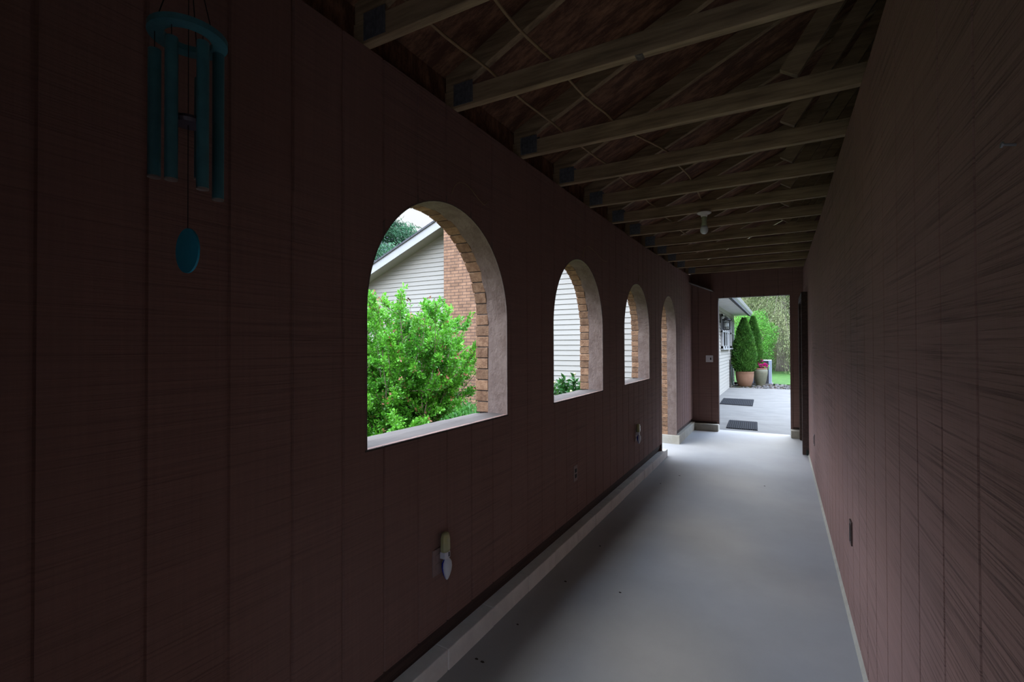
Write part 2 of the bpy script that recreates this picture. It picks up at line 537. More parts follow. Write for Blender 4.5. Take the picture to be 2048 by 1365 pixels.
# ------------------------------------------------------------------ grooved siding walls
def groove_wall(name, u0, u1, z0, ztop, grooves, openings, place, thick=0.016, gw=0.013, gd=0.006):
    """a sheet of grooved siding. place(u, d, z) -> xyz, d = depth behind the face.
    openings: list of (a, b, zlo(u), zhi(u), samples)"""
    prof = {}
    for gp in grooves:
        if u0 + gw < gp < u1 - gw:
            for du, d in ((-gw / 2, 0), (-gw / 2 + 0.001, gd), (gw / 2 - 0.004, gd), (gw / 2, 0)):
                prof[round(gp + du, 5)] = d
    us = set(prof) | {u0, u1}
    for a, b, lo, hi, n in openings:
        for k in range(n + 1):
            us.add(round((a + b) / 2 - (b - a) / 2 * math.cos(PI * k / n), 5))
    k = u0
    while k < u1:
        us.add(round(k, 5))
        k += 0.4
    us = sorted(us)
    pk = sorted(prof)

    def depth(u):
        if not pk:
            return 0
        return float(np.interp(u, pk, [prof[q] for q in pk], left=0, right=0))
    mb = MB()
    for ua, ub in zip(us[:-1], us[1:]):
        um = (ua + ub) / 2
        da, db = depth(ua), depth(ub)
        segs = [((z0, z0), (ztop(ua), ztop(ub)))]
        for a, b, lo, hi, n in openings:
            if a < um < b:
                segs = []
                if lo(um) > z0 + 1e-4:
                    segs.append(((z0, z0), (lo(ua), lo(ub))))
                segs.append(((hi(ua), hi(ub)), (ztop(ua), ztop(ub))))
        for (a0, b0), (a1, b1) in segs:
            mb.add([place(ua, da, a0), place(ub, db, b0), place(ub, db, b1), place(ua, da, a1),
                    place(ua, thick, a0), place(ub, thick, b0), place(ub, thick, b1), place(ua, thick, a1)],
                   [(0, 1, 2, 3), (7, 6, 5, 4), (0, 4, 5, 1), (3, 2, 6, 7)])
    o = mb.build(name, M['siding_r' if name == 'wall_right' else 'siding'])
    return struct(o)

gl = [0.596 + 0.2031 * k for k in range(-24, 41)]
ops = [(a, b, (lambda u: SILL), (lambda u, a=a, b=b: arch_top(u, a, b, apex_of(a, b))), 36) for a, b in ARCH]
a, b = DOORA
ops.append((a, b, (lambda u: 0.0), (lambda u, a=a, b=b: arch_top(u, a, b, 2.14)), 36))
groove_wall('wall_left', YN, YF, 0.187, zc, gl, ops, lambda u, d, z: (XL - d, u, z))
gr = [0.957 + 0.226 * k for k in range(-23, 36)]
DR0, DR1, DRZ = 7.55, 8.62, 2.08
groove_wall('wall_right', YN, YF, 0.018, zc, gr, [(DR0, DR1, lambda u: 0.0, lambda u: DRZ, 2)], lambda u, d, z: (XR + d, u, z))
roofz = lambda x: 2.758 + 0.467 * (x - XL) if x < 3.6 else 5.07
gf = [-1.353 + 0.2031 * k + 0.1 for k in range(0, 26)]
groove_wall('wall_far', XL - 0.01, 3.6, 0.12, lambda x: roofz(x) + 0.05, gf, [(DX0, DX1, lambda u: 0.0, lambda u: DZ, 2)], lambda u, d, z: (u, YF + d, z))
groove_wall('wall_near', XL - 0.01, 3.6, 0.0, lambda x: roofz(x) - 0.01, gf, [(-0.62, 0.22, lambda u: 0.0, lambda u: 1.90, 2)], lambda u, d, z: (u, YN - d, z))  # unseen doorway added behind the viewer to light the lower walls
d = MB()
d.box(-0.66, -0.62, YN + 0.01, YN + 0.92, 0.012, 1.89)
struct(d.build('added_door_leaf', M['plate'], bevel=0.003))  # open leaf added out of view to shade the near left wall

# far doorway lining and the outer skin of the end wall
d = MB()
d.box(DX0 - 0.03, DX0, YF + 0.002, YF + 0.125, 0.10, DZ)
d.box(DX1, DX1 + 0.03, YF + 0.002, YF + 0.125, 0.10, DZ)
d.box(DX0 - 0.03, DX1 + 0.03, YF + 0.002, YF + 0.125, DZ, DZ + 0.03)
struct(d.build('door_2', M['plate']))
d = MB()
d.box(XL - 0.2, DX0 - 0.03, YF + 0.018, YF + 0.11, 0.0, 2.7)
d.box(DX1 + 0.03, 3.6, YF + 0.018, YF + 0.11, 0.0, 2.7)
d.box(DX0 - 0.03, DX1 + 0.03, YF + 0.018, YF + 0.11, DZ + 0.03, 2.7)
struct(d.build('wall_outside', M['vinyl']))
# hidden far side of the roof space and of the neighbouring room
d = MB()
d.box(3.6, 3.7, YN - 0.02, YF + 0.12, -0.1, 5.12)
struct(d.build('wall_garage', M['siding']))
d = MB()
d.box(XR + 0.10, 3.6, YN, YF, -0.1, 0.0)
struct(d.build('floor_garage', M['concrete']))

# outer brick skin of the left wall, with the arches cut in
mb = MB()
us = set(np.round(np.arange(YN, YF + 0.01, 0.2), 4)) | {YN, YF}
outer = [(a - 0.025, b + 0.025, SILL - 0.03, 2.147) for a, b in ARCH] + [(DOORA[0] - 0.025, DOORA[1] + 0.025, 0.0, 2.165)]
for a, b, lo, ap in outer:
    for k in range(37):
        us.add(round((a + b) / 2 - (b - a) / 2 * math.cos(PI * k / 36), 5))
us = sorted(us)
for ua, ub in zip(us[:-1], us[1:]):
    um = (ua + ub) / 2
    segs = [((0, 0), (2.58, 2.58))]
    for a, b, lo, ap in outer:
        if a < um < b:
            segs = ([((0, 0), (lo, lo))] if lo > 0 else []) + [((arch_top(ua, a, b, ap), arch_top(ub, a, b, ap)), (2.58, 2.58))]
    for (a0, b0), (a1, b1) in segs:
        mb.add([(XB + 0.004, ua, a0), (XB + 0.004, ub, b0), (XB + 0.004, ub, b1), (XB + 0.004, ua, a1),
                (XB + 0.08, ua, a0), (XB + 0.08, ub, b0), (XB + 0.08, ub, b1), (XB + 0.08, ua, a1)],
               [(3, 2, 1, 0), (4, 5, 6, 7), (0, 1, 5, 4), (7, 6, 2, 3)])
struct(mb.build('wall_brick', M['veneer']))

# each arch: rough plastered reveal, pale lip, old bricks, sill
def arch_ring(idx, a, b, zbot, apex, sill):
    r = (b - a) / 2
    c = (a + b) / 2
    zs = apex - r
    path = [(a, zbot), (a, zs)]
    path += [(c - r * math.cos(PI * k / 40), zs + r * math.sin(PI * k / 40)) for k in range(1, 40)]
    path += [(b, zs), (b, zbot)]
    def strip(x0, x1, inset, back, wob):
        m = MB()
        vv, ff = [], []
        n = len(path)
        for i, (y, z) in enumerate(path):
            dy, dz = c - y, max(zs, z) - z
            if z > zs:
                nv = Vector((0, c - y, zs - z)).normalized()
            else:
                nv = Vector((0, 1 if y < c else -1, 0))
            w0 = wob * math.sin(i * 1.7 + idx)
            p = Vector((0, y, z)) + nv * inset
            q = Vector((0, y, z)) - nv * back
            for (xx, pp) in ((x0 + w0, p), (x1, p), (x1, q), (x0 + w0, q)):
                vv.append((xx, pp.y, pp.z))
        for i in range(n - 1):
            for k in range(4):
                k2 = (k + 1) % 4
                ff.append((i * 4 + k, i * 4 + k2, (i + 1) * 4 + k2, (i + 1) * 4 + k))
        ff += [(0, 1, 2, 3), tuple((n - 1) * 4 + k for k in (3, 2, 1, 0))]
        m.add(vv, ff)
        return m
    root = strip(XL - 0.127, XL - 0.0005, 0.003, 0.030, 0.006).build('trim_%d' % idx, M['stucco'])
    struct(root)
    lip = strip(XL - 0.004, XL + 0.0016, 0.005, 0.0, 0).build('lip', M['lip'], root)
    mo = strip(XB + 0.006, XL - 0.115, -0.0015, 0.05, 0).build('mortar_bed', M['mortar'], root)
    # bricks laid round the opening
    m = MB()
    L = 0
    acc = [0]
    for (y0, z0), (y1, z1) in zip(path[:-1], path[1:]):
        acc.append(acc[-1] + math.hypot(y1 - y0, z1 - z0))
    tot = acc[-1]
    def at(s):
        y = float(np.interp(s, acc, [p[0] for p in path]))
        z = float(np.interp(s, acc, [p[1] for p in path]))
        return y, z
    n = int(round(tot / 0.063))
    rr = random.Random(idx)
    for k in range(n):
        s0 = tot * k / n + 0.002
        s1 = tot * (k + 1) / n - 0.002
        sm = (s0 + s1) / 2
        y0, z0 = at(s0)
        y1, z1 = at(s1)
        ym, zm = at(sm)
        t = Vector((0, y1 - y0, z1 - z0)).normalized()
        nv = Vector((0, t.z, -t.y))
        if nv.dot(Vector((0, c - ym, (zs if zm > zs else zm) - zm + 1e-6))) < 0:
            nv = -nv
        ins = rr.uniform(0.0, 0.004)
        x0 = XB + rr.uniform(-0.004, 0.003)
        x1 = XL - 0.120 - rr.uniform(0.0, 0.010)
        h = (s1 - s0) / 2
        ctr = Vector((0, ym, zm))
        vv = []
        for xx in (x0, x1):
            for (sg, off) in ((-1, ins), (1, ins), (1, -0.06), (-1, -0.06)):
                hh = h - rr.uniform(0, 0.001)
                p = ctr + t * sg * hh + nv * off
                vv.append((xx, p.y, p.z))
        m.add(vv, [(0, 1, 2, 3), (7, 6, 5, 4), (0, 4, 5, 1), (1, 5, 6, 2), (2, 6, 7, 3), (3, 7, 4, 0)])
    m.build('brick_ring', M['archbrick'], root, bevel=0.003)
    if sill:
        s_ = MB()
        n = 24
        rr = random.Random(idx + 50)
        vv, ff = [], []
        for k in range(n + 1):
            y = a - 0.004 + (b - a + 0.008) * k / n
            e = rr.uniform(-0.0012, 0.0012)
            for (xx, zz) in ((XL + 0.003, zbot - 0.009), (XL + 0.004, zbot - 0.001 + e * 0.3), (XL - 0.10, zbot + 0.003 + e), (XB - 0.012, zbot - 0.008 + e), (XB - 0.012, zbot - 0.05)):
                vv.append((xx, y, zz))
        for k in range(n):
            for q in range(5):
                q2 = (q + 1) % 5
                ff.append((k * 5 + q, (k + 1) * 5 + q, (k + 1) * 5 + q2, k * 5 + q2))
        ff += [(0, 1, 2, 3, 4), tuple(n * 5 + q for q in (4, 3, 2, 1, 0))]
        s_.add(vv, ff)
        s_.build('sill', M['sill'], root)

for i, (a, b) in enumerate(ARCH):
    arch_ring(i + 1 if i < 3 else 7, a, b, SILL, 2.122, True)
arch_ring(4, DOORA[0], DOORA[1], 0.0, 2.14, False)

# kerb of painted blocks under the walls, plate and flashing above it
KX = -1.311
def kerb_run(mb, y0, y1, h):
    y = y0
    while y < y1 - 0.02:
        e = min(y + 0.395, y1)
        mb.box(XB + 0.09, KX + random.uniform(-0.002, 0.002), y + 0.002, e - 0.002, -0.01, h)
        y = e
k = MB()
kerb_run(k, YN, DOORA[0] + 0.145, 0.094)
o = struct(k.build('baseboard_left', M['kerb'], bevel=0.004))
k = MB()
k.box(XB - 0.004, KX, DOORA[1] - 0.008, YF - 0.005, -0.01, 0.13)
k.box(KX, DX0, 8.80, YF + 0.12, -0.01, 0.115)
k.box(DX1, XR - 0.004, 8.73, YF + 0.12, -0.01, 0.115)
struct(k.build('baseboard_far', M['kerb_far'], bevel=0.006))
k = MB()
k.box(XL - 0.15, XL - 0.030, YN, DOORA[0], 0.094, 0.130)
k.box(XL - 0.15, XL - 0.020, YN, DOORA[0], 0.130, 0.22)
k.box(XL - 0.15, XL - 0.015, DOORA[1] + 0.03, YF, 0.115, 0.22)
k.box(XL, DX0 - 0.03, YF - 0.012, YF, 0.115, 0.145)
k.box(DX1 + 0.03, XR - 0.002, YF - 0.012, YF, 0.115, 0.145)
struct(k.build('trim_5', M['plate'], bevel=0.002))
k = MB()
k.prism([(XR - 0.016, -0.005), (XR + 0.02, -0.005), (XR + 0.02, 0.05), (XR - 0.001, 0.022)], 'y', YN, 7.48)
struct(k.build('baseboard_right', M['kerb_far']))

# door frame standing proud of the right wall, with its closed brown door
d = MB()
d.box(0.240, XR + 0.04, 7.475, 7.555, 0.0, 2.16)
d.box(0.240, XR + 0.04, 8.615, 8.70, 0.0, 2.16)
d.box(0.240, XR + 0.04, 7.555, 8.615, 2.085, 2.16)
dr = struct(d.build('door_1', M['plate'], bevel=0.004))
d = MB()
d.box(XR + 0.02, XR + 0.06, 7.557, 8.613, 0.012, 2.083)
d.box(XR + 0.005, XR + 0.02, 7.65, 8.52, 0.25, 0.95)
d.box(XR + 0.005, XR + 0.02, 7.65, 8.52, 1.15, 1.95)
d.build('door_panel', M['plate'], dr, bevel=0.003)
d = MB()
d.tube([(XR + 0.02, 7.66, 1.0), (XR - 0.03, 7.66, 1.0)], 0.012, 10)
d.lathe([(0.0, -0.028), (0.02, -0.022), (0.028, 0), (0.02, 0.022), (0.0, 0.028)], (XR - 0.035, 7.66, 1.0), 12)
d.build('door_knob', M['bare'], dr, smooth=True)
d = MB()
d.box(0.281, XR - 0.004, 7.44, 7.474, 0.004, 0.07)
d.build('door_stop', M['hose'], dr)

# ------------------------------------------------------------------ roof: sheathing, blocking, trusses
SL = 0.467
def zoff(y):
    return zc(y) - zc(0)
ys = [YN - 0.15, 5.6, 6.28, 6.88, 7.58, 8.57, YF + 0.15]
mb = MB()
vv, ff = [], []
for y in ys:
    for x in (-1.63, 3.75):
        for dz in (0.0, 0.025):
            vv.append((x, y, 2.765 + SL * (x - XL) + dz + zoff(y)))
for i in range(len(ys) - 1):
    a = i * 4
    ff += [(a, a + 4, a + 6, a + 2), (a + 1, a + 3, a + 7, a + 5), (a, a + 1, a + 5, a + 4), (a + 2, a + 6, a + 7, a + 3)]
ff += [(0, 2, 3, 1), tuple((len(ys) - 1) * 4 + q for q in (0, 1, 3, 2))]
mb.add(vv, ff)
struct(mb.build('ceiling', M['deck']))
mb = MB()
for y0, y1 in zip(ys[:-1], ys[1:]):
    mb.prism([(XB, 2.53), (XL - 0.05, 2.53), (XL - 0.05, 2.74 + zoff(y0)), (XB, 2.66 + zoff(y0))], 'y', y0 + 0.001, y1)
struct(mb.build('trim_6', M['deck']))
mb = MB()
mb.box(XR + 0.002 + 0.016, XR + 0.10, YN, DR0 - 0.02, 0.0, 2.56)
mb.box(XR + 0.002 + 0.016, XR + 0.10, DR1 + 0.02, YF, 0.0, 2.56)
mb.box(XR + 0.002 + 0.016, XR + 0.10, DR0 - 0.02, DR1 + 0.02, 2.17, 2.56)
struct(mb.build('wall_core', M['timber']))

TY = [1.32, 1.889, 2.566, 3.149, 3.761, 4.367, 4.952, 5.606, 6.24, 6.876, 7.578, 8.572]
ORD = ['nearest', 'second nearest', 'third nearest', 'fourth nearest', 'fifth nearest', 'sixth nearest', 'seventh nearest',
       'fifth farthest', 'fourth farthest', 'third farthest', 'second farthest', 'farthest']
EXTRA = ['its bottom board cut off by the top of the photo', 'its bottom board split at a knot', 'a wide bare bottom board', 'crossing just before the second arch',
         'crossing above the second arch', 'carrying the bare bulb holder', 'just beyond the bare bulb', 'above the third arch', 'above the third arch end',
         'just before the arched doorway', 'above the arched doorway', 'next to the end wall']

def truss(y, label, web=True):
    z = zc(y)
    t = thing('roof_truss', label, 'roof truss', (-0.5, y, z), 'timber trusses across the passage roof')
    h = 0.019
    b = MB()
    n = 14
    x0, x1 = XL - 0.14, 3.5
    rr = random.Random(int(y * 1000))
    b.box(x0, x1, y - h, y + h, z + 0.001, z + 0.090)
    b.build('bottom_chord', M['timber'], t, bevel=0.003)
    b = MB()
    xa, xb_ = XL - 0.045, 3.5
    zu = lambda x: z + 0.093 + SL * (x - XL)
    b.prism([(xa, z + 0.0905), (XL + 0.012, z + 0.0905), (xb_, zu(xb_)), (xb_, zu(xb_) + 0.094), (xa, zu(xa) + 0.094)], 'y', y - h, y + h)
    b.build('top_chord', M['timber'], t, bevel=0.002)
    if web:
        b = MB()
        for (wa, wb) in ((0.02, 0.62), (1.5, 0.70), (1.6, 2.9)):
            pa = Vector((wa, 0, z + 0.091))
            pb = Vector((wb, 0, zu(wb) - 0.002))
            dv = (pb - pa).normalized()
            nv = Vector((-dv.z, 0, dv.x)) * 0.042
            b.prism([(p.x, p.z) for p in (pa - nv + dv * 0.04, pa + nv + dv * 0.04, pb + nv - dv * 0.03, pb - nv - dv * 0.03)], 'y', y - h + 0.002, y + h - 0.002)
        b.build('web', M['timber'], t)
    b = MB()
    for s in (-1, 1):
        yy = y + s * (h + 0.0008)
        b.box(XL + 0.002, XL + 0.11, yy - 0.0008, yy + 0.0008, z + 0.012, z + 0.115)
        for q in range(6):
            xx = XL + 0.012 + q * 0.017
            b.box(xx, xx + 0.003, yy - 0.0025, yy + 0.0025, z + 0.018, z + 0.108)
    b.build('connector_plate', M['gal'], t)
    return t

truss(0.60, 'roof truss above the wind chime, out of sight overhead')
truss(-0.02, 'roof truss directly over the viewer, out of sight overhead')
for i, y in enumerate(TY):
    truss(y, '%s roof truss, %s' % (ORD[i], EXTRA[i]))

kn = MB()
d_ = ray_px(1276, 119)
t_ = 1.885 / d_.y
kx = d_.x * t_
zk = zc(1.889)
kn.prism([(kx - 0.010, zk + 0.0012), (kx + 0.022, zk + 0.0012), (kx + 0.014, zk - 0.003), (kx - 0.003, zk - 0.002)], 'y', 1.8695, 1.9085)
kn.build('split_knot', M['bark'], [o for o in C if o.get('label', '').startswith('second nearest roof truss')][0])

# tan cables laid over the bottom chords
def cable(pts, label, sag=0.012):
    P = []
    for (p, q) in zip(pts[:-1], pts[1:]):
        for k in range(6):
            t = k / 6
            x = p[0] + (q[0] - p[0]) * t
            y = p[1] + (q[1] - p[1]) * t
            P.append((x + 0.006 * math.sin(9 * y + p[0] * 40), y, p[2] + (q[2] - p[2]) * t - sag * math.sin(PI * t)))
    P.append(pts[-1])
    m = MB()
    m.tube(P, 0.0062, 8)
    o = m.build('electrical_cable', M['cable'], smooth=True)
    return tag(o, label, 'cable', 'tan cables over the trusses')
ZC = lambda y: zc(y) + 0.0985
cable([(x, y, ZC(y)) for x, y in ((-1.19, 0.6), (-1.147, 1.32), (-1.118, 1.889), (-1.078, 2.566), (-1.02, 3.149), (-0.98, 3.761), (-0.955, 4.367), (-0.93, 4.952), (-0.9, 5.606))],
      'tan cable over the trusses, the one closer to the arched wall')
cable([(x, y, ZC(y)) for x, y in ((-0.90, 0.6), (-0.871, 1.32), (-0.852, 1.889), (-0.785, 2.566), (-0.61, 3.149), (-0.565, 3.761), (-0.575, 4.31))],
      'tan cable over the trusses, ending at the bare bulb holder')

# lampholder with a bare bulb
LX, LY = -0.560, 4.367
LZ = zc(LY)
lt = thing('bulb_holder', 'bare bulb in a white porcelain holder under a roof truss', 'light', (LX, LY, LZ))
m = MB(); m.lathe([(0.030, -0.001), (0.056, -0.002), (0.058, -0.008), (0.045, -0.018), (0.028, -0.024), (0.024, -0.040), (0.0, -0.041)], (LX, LY, LZ), 28)
m.build('canopy', M['porcelain'], lt, smooth=True)
m = MB(); m.lathe([(0.018, -0.039), (0.0215, -0.045), (0.0215, -0.062), (0.018, -0.068), (0.0205, -0.10), (0.024, -0.118), (0.0, -0.119)], (LX, LY, LZ), 24)
m.build('socket_extender', M['greenish'], lt, smooth=True)
m = MB(); m.lathe([(0.0, -0.117), (0.022, -0.118), (0.030, -0.132), (0.0335, -0.150), (0.030, -0.168), (0.020, -0.181), (0.008, -0.186), (0.0, -0.1865)], (LX, LY, LZ), 24)
m.build('bulb', M['bulb'], lt, smooth=True)
m = MB(); m.box(LX - 0.05, LX + 0.05, LY + 0.020, LY + 0.075, LZ + 0.0, LZ + 0.08)
jb = tag(m.build('junction_box', M['gal'], bevel=0.004), 'dark metal junction box above the bare bulb', 'junction box')

# ------------------------------------------------------------------ wind chime
CX, CY, CZ = -1.087, 0.556, 2.104
wc = thing('wind_chime', 'dark teal wind chime hanging by the left wall', 'wind chime', (CX, CY, 1.60))
m = MB()
R1, R2 = 0.072, 0.043
vv, ff = [], []
n = 40
for k in range(n):
    a = 2 * PI * k / n
    c_, s_ = math.cos(a), math.sin(a)
    for (r, z) in ((R1, -0.006), (R1, 0.006), (R2, 0.006), (R2, -0.006)):
        vv.append((CX + r * c_, CY + r * s_, CZ + z))
for k in range(n):
    k2 = (k + 1) % n
    for q in range(4):
        q2 = (q + 1) % 4
        ff.append((k * 4 + q, k2 * 4 + q, k2 * 4 + q2, k * 4 + q2))
m.add(vv, ff)
m.build('top_ring', M['teal'], wc)
st = MB()
hook = (CX, CY, zc(0.6) - 0.02)
for q in range(3):
    a = 2 * PI * q / 3 + 0.3
    st.tube([(CX + 0.058 * math.cos(a), CY + 0.058 * math.sin(a), CZ + 0.004), (CX, CY, CZ + 0.22)], 0.0012, 5)
st.tube([(CX, CY, CZ + 0.22), hook], 0.0014, 5)
st.tube([(CX, CY, CZ + 0.22), (CX, CY, 1.70)], 0.0009, 5)
hk = MB()
hk.tube([(CX + 0.012, CY, hook[2] + 0.004), (CX, CY, hook[2] - 0.006), (CX - 0.012, CY, hook[2] + 0.004), (CX - 0.006, CY, hook[2] + 0.016), (CX, CY, hook[2] + 0.022)], 0.002, 6)
hk.build('hook', M['gal'], wc, smooth=True)
# tubes: screen column (px), bottom and top heights
tubes = []
for (u, vb, vt, x) in ((308, 355, 100, -1.115), (342, 360, 75, -1.062), (400, 360, 160, -1.145), (405, 379, 85, -1.050), (436, 401, 106, -1.085)):
    db_ = ray_px(u, vb)
    s_ = x / db_.x
    y = db_.y * s_
    z0 = EYE + db_.z * s_
    dt_ = ray_px(u, vt)
    z1 = EYE + dt_.z * (y / dt_.y)
    tubes.append((x, y, z0, z1))
for (x, y, z0, z1) in tubes:
    m = MB()
    m.lathe([(0.0100, 0.003), (0.0115, 0.0), (0.0115, z1 - z0), (0.0, z1 - z0)], (x, y, z0), 40)
    tb = m.build('chime_tube', M['teal'], wc, smooth=False)
    m = MB()
    m.lathe([(0.0095, 0.0005), (0.0117, -0.0005), (0.0117, 0.0025), (0.0095, 0.003)], (x, y, z0), 20)
    m.build('tube_end', M['bare'], wc)
    dx, dy = x - CX, y - CY
    r = math.hypot(dx, dy)
    q = min(1.0, 0.062 / max(r, 1e-6))
    st.tube([(x, y, z1 - 0.002), (CX + dx * q, CY + dy * q, CZ - 0.004)], 0.0009, 5)
st.build('string', M['string'], wc)
m = MB()
m.lathe([(0.0, -0.007), (0.026, -0.007), (0.030, 0.0), (0.026, 0.007), (0.0, 0.007)], (CX, CY, 1.925), 24)
m.build('clapper', M['clapper'], wc, smooth=False)
m = MB()
sa = math.radians(6)
vv, ff = [], []
n = 32
sz = 1.653
for k in range(n):
    a = 2 * PI * k / n
    lx, lz = 0.036 * math.cos(a), 0.047 * math.sin(a)
    for t in (-0.0022, 0.0022):
        vv.append((CX + lx * math.cos(sa) * 1 - t * math.sin(sa), CY + lx * math.sin(sa) + t * math.cos(sa), sz + lz))
for k in range(n):
    k2 = (k + 1) % n
    ff.append((k * 2, k2 * 2, k2 * 2 + 1, k * 2 + 1))
ff += [tuple(k * 2 for k in range(n))[::-1], tuple(k * 2 + 1 for k in range(n))]
m.add(vv, ff)
m.build('wind_sail', M['sail'], wc)

# ------------------------------------------------------------------ outlets, night lights, switch, nail, wires
def outlet_plate(y, z, label, face='brownplate'):
    x = XL
    t = thing('wall_outlet', label, 'outlet', (x, y, z), 'outlets on the arched wall')
    m = MB(); m.box(x - 0.001, x + 0.006, y - 0.036, y + 0.036, z - 0.058, z + 0.058)
    m.build('cover_plate', M['brownplate'], t, bevel=0.002)
    for s in (-1, 1):
        m = MB()
        m.box(x + 0.006, x + 0.0085, y - 0.017, y + 0.017, z + s * 0.020 - 0.014, z + s * 0.020 + 0.014)
        rc = m.build('receptacle', M[face], t, bevel=0.003)
    return t

def night_lights(y, z, where):
    x = XL + 0.009
    t = thing('night_light', 'amber and white plug-in night light in the upper socket %s' % where, 'night light', (x, y, z + 0.03), 'plug-in night lights')
    m = MB()
    m.box(x, x + 0.030, y - 0.020, y + 0.020, z + 0.004, z + 0.034)
    bs = m.build('base', M['plastic'], t, bevel=0.003)
    m = MB()
    m.box(x + 0.0295, x + 0.031, y + 0.006, y + 0.013, z + 0.010, z + 0.030)
    m.build('light_sensor', M['slot'], bs)
    m = MB()
    vv, ff = [], []
    for (hh, sx) in ((0.034, 0.88), (0.046, 1.0), (0.095, 0.98), (0.112, 0.80), (0.119, 0.45)):
        for k in range(8):
            a = 2 * PI * (k + 0.5) / 8
            vv.append((x + 0.017 + 0.021 * sx * math.cos(a), y + 0.027 * sx * math.sin(a), z + hh))
    for i in range(4):
        for k in range(8):
            ff.append((i * 8 + k, i * 8 + (k + 1) % 8, (i + 1) * 8 + (k + 1) % 8, (i + 1) * 8 + k))
    ff += [tuple(range(8))[::-1], tuple(32 + k for k in range(8))]
    m.add(vv, ff)
    m.build('bulb_cover', M['amber'], t, bevel=0.002)
    # lower teardrop one
    t2 = thing('night_light', 'white teardrop night light with a blue band %s' % where, 'night light', (x, y, z - 0.04), 'plug-in night lights')
    def drop(y0, y1, sc_, x_off):
        mm = MB()
        vv, ff = [], []
        rows = [(0.0, 0.30), (0.006, 0.62), (0.018, 0.92), (0.036, 1.0), (0.056, 0.88), (0.078, 0.58), (0.092, 0.30), (0.098, 0.10)]
        n = 20
        for (dz, r) in rows:
            for k in range(n):
                a = 2 * PI * k / n
                cy = max(y0, min(y1, 0.026 * r * math.sin(a) * sc_))
                vv.append((x + x_off + 0.020 + 0.022 * r * math.cos(a) * sc_ , y + 0.004 + cy, z + 0.004 - dz))
        for i in range(len(rows) - 1):
            for k in range(n):
                ff.append((i * n + k, i * n + (k + 1) % n, (i + 1) * n + (k + 1) % n, (i + 1) * n + k))
        ff += [tuple(range(n)), tuple((len(rows) - 1) * n + k for k in range(n))[::-1]]
        mm.add(vv, ff)
        return mm
    drop(-0.03, 0.03, 1.0, 0.002).build('shell', M['plastic'], t2, smooth=True)
    mm = MB()
    vv, ff = [], []
    prof_ = [(0.0, 0.30), (0.006, 0.62), (0.018, 0.92), (0.036, 1.0), (0.056, 0.88), (0.078, 0.58), (0.092, 0.30), (0.098, 0.10)]
    rows = [0.001, 0.006, 0.012, 0.018, 0.027, 0.036, 0.046, 0.056, 0.067, 0.078, 0.085, 0.092]
    for dz in rows:
        r = float(np.interp(dz, [q[0] for q in prof_], [q[1] for q in prof_]))
        for kk in range(5):
            a = math.radians(-121 + kk * 7.0)
            vv.append((x + 0.022 + (0.022 * r + 0.0012) * math.cos(a), y + 0.004 + (0.026 * r + 0.0012) * math.sin(a), z + 0.004 - dz))
    for i in range(len(rows) - 1):
        for kk in range(4):
            ff.append((i * 5 + kk, i * 5 + kk + 1, (i + 1) * 5 + kk + 1, (i + 1) * 5 + kk))
    mm.add(vv, ff)
    mm.build('blue_band', M['blue'], t2, smooth=True)

outlet_plate(1.737, 0.488, 'brown outlet plate behind the night lights below the first arch')
night_lights(1.765, 0.495, 'below the first arch')
outlet_plate(3.397, 0.500, 'plain brown outlet with nothing plugged in, below the second arch', 'slot')
outlet_plate(5.117, 0.499, 'brown outlet plate behind the night lights below the third arch')
night_lights(5.135, 0.505, 'below the third arch')

t = thing('wall_outlet', 'dark brown cover plate low on the right wall, nearer one', 'outlet', (XR, 3.05, 0.47))
m = MB(); m.box(XR - 0.007, XR + 0.001, 3.05 - 0.036, 3.05 + 0.036, 0.42, 0.54); m.build('cover_plate', M['plate'], t, bevel=0.002)
m = MB(); m.box(XR - 0.009, XR - 0.007, 3.05 - 0.017, 3.05 + 0.017, 0.44, 0.52); m.build('receptacle', M['slot'], t)
t = thing('wall_outlet', 'pale brown cover plate low on the right wall near the far door frame', 'outlet', (XR, 6.2, 0.42))
m = MB(); m.box(XR - 0.010, XR + 0.001, 6.2 - 0.036, 6.2 + 0.036, 0.36, 0.48); m.build('cover_plate', M['brownplate'], t, bevel=0.002)
m = MB(); m.box(XR - 0.012, XR - 0.010, 6.2 - 0.017, 6.2 + 0.017, 0.38, 0.46); m.build('receptacle', M['slot'], t)

t = thing('light_switch', 'white switch plate left of the far doorway', 'light switch', (-1.076, YF, 1.224))
m = MB(); m.box(-1.076 - 0.058, -1.076 + 0.058, YF - 0.007, YF + 0.001, 1.224 - 0.058, 1.224 + 0.058)
m.build('switch_plate', M['switch'], t, bevel=0.003)
m = MB(); m.box(-1.076 + 0.012, -1.076 + 0.030, YF - 0.016, YF - 0.007, 1.224 - 0.02, 1.224 + 0.02)
m.build('toggle', M['slot'], t)

m = MB(); m.tube([(XR + 0.01, 1.005, 1.750), (XR - 0.016, 1.000, 1.753)], 0.0022, 8); m.tube([(XR - 0.0155, 1.000, 1.7528), (XR - 0.018, 1.000, 1.7532)], 0.0045, 10)
tag(m.build('nail', M['nailm']), 'nail sticking out of a groove high on the right wall', 'nail')

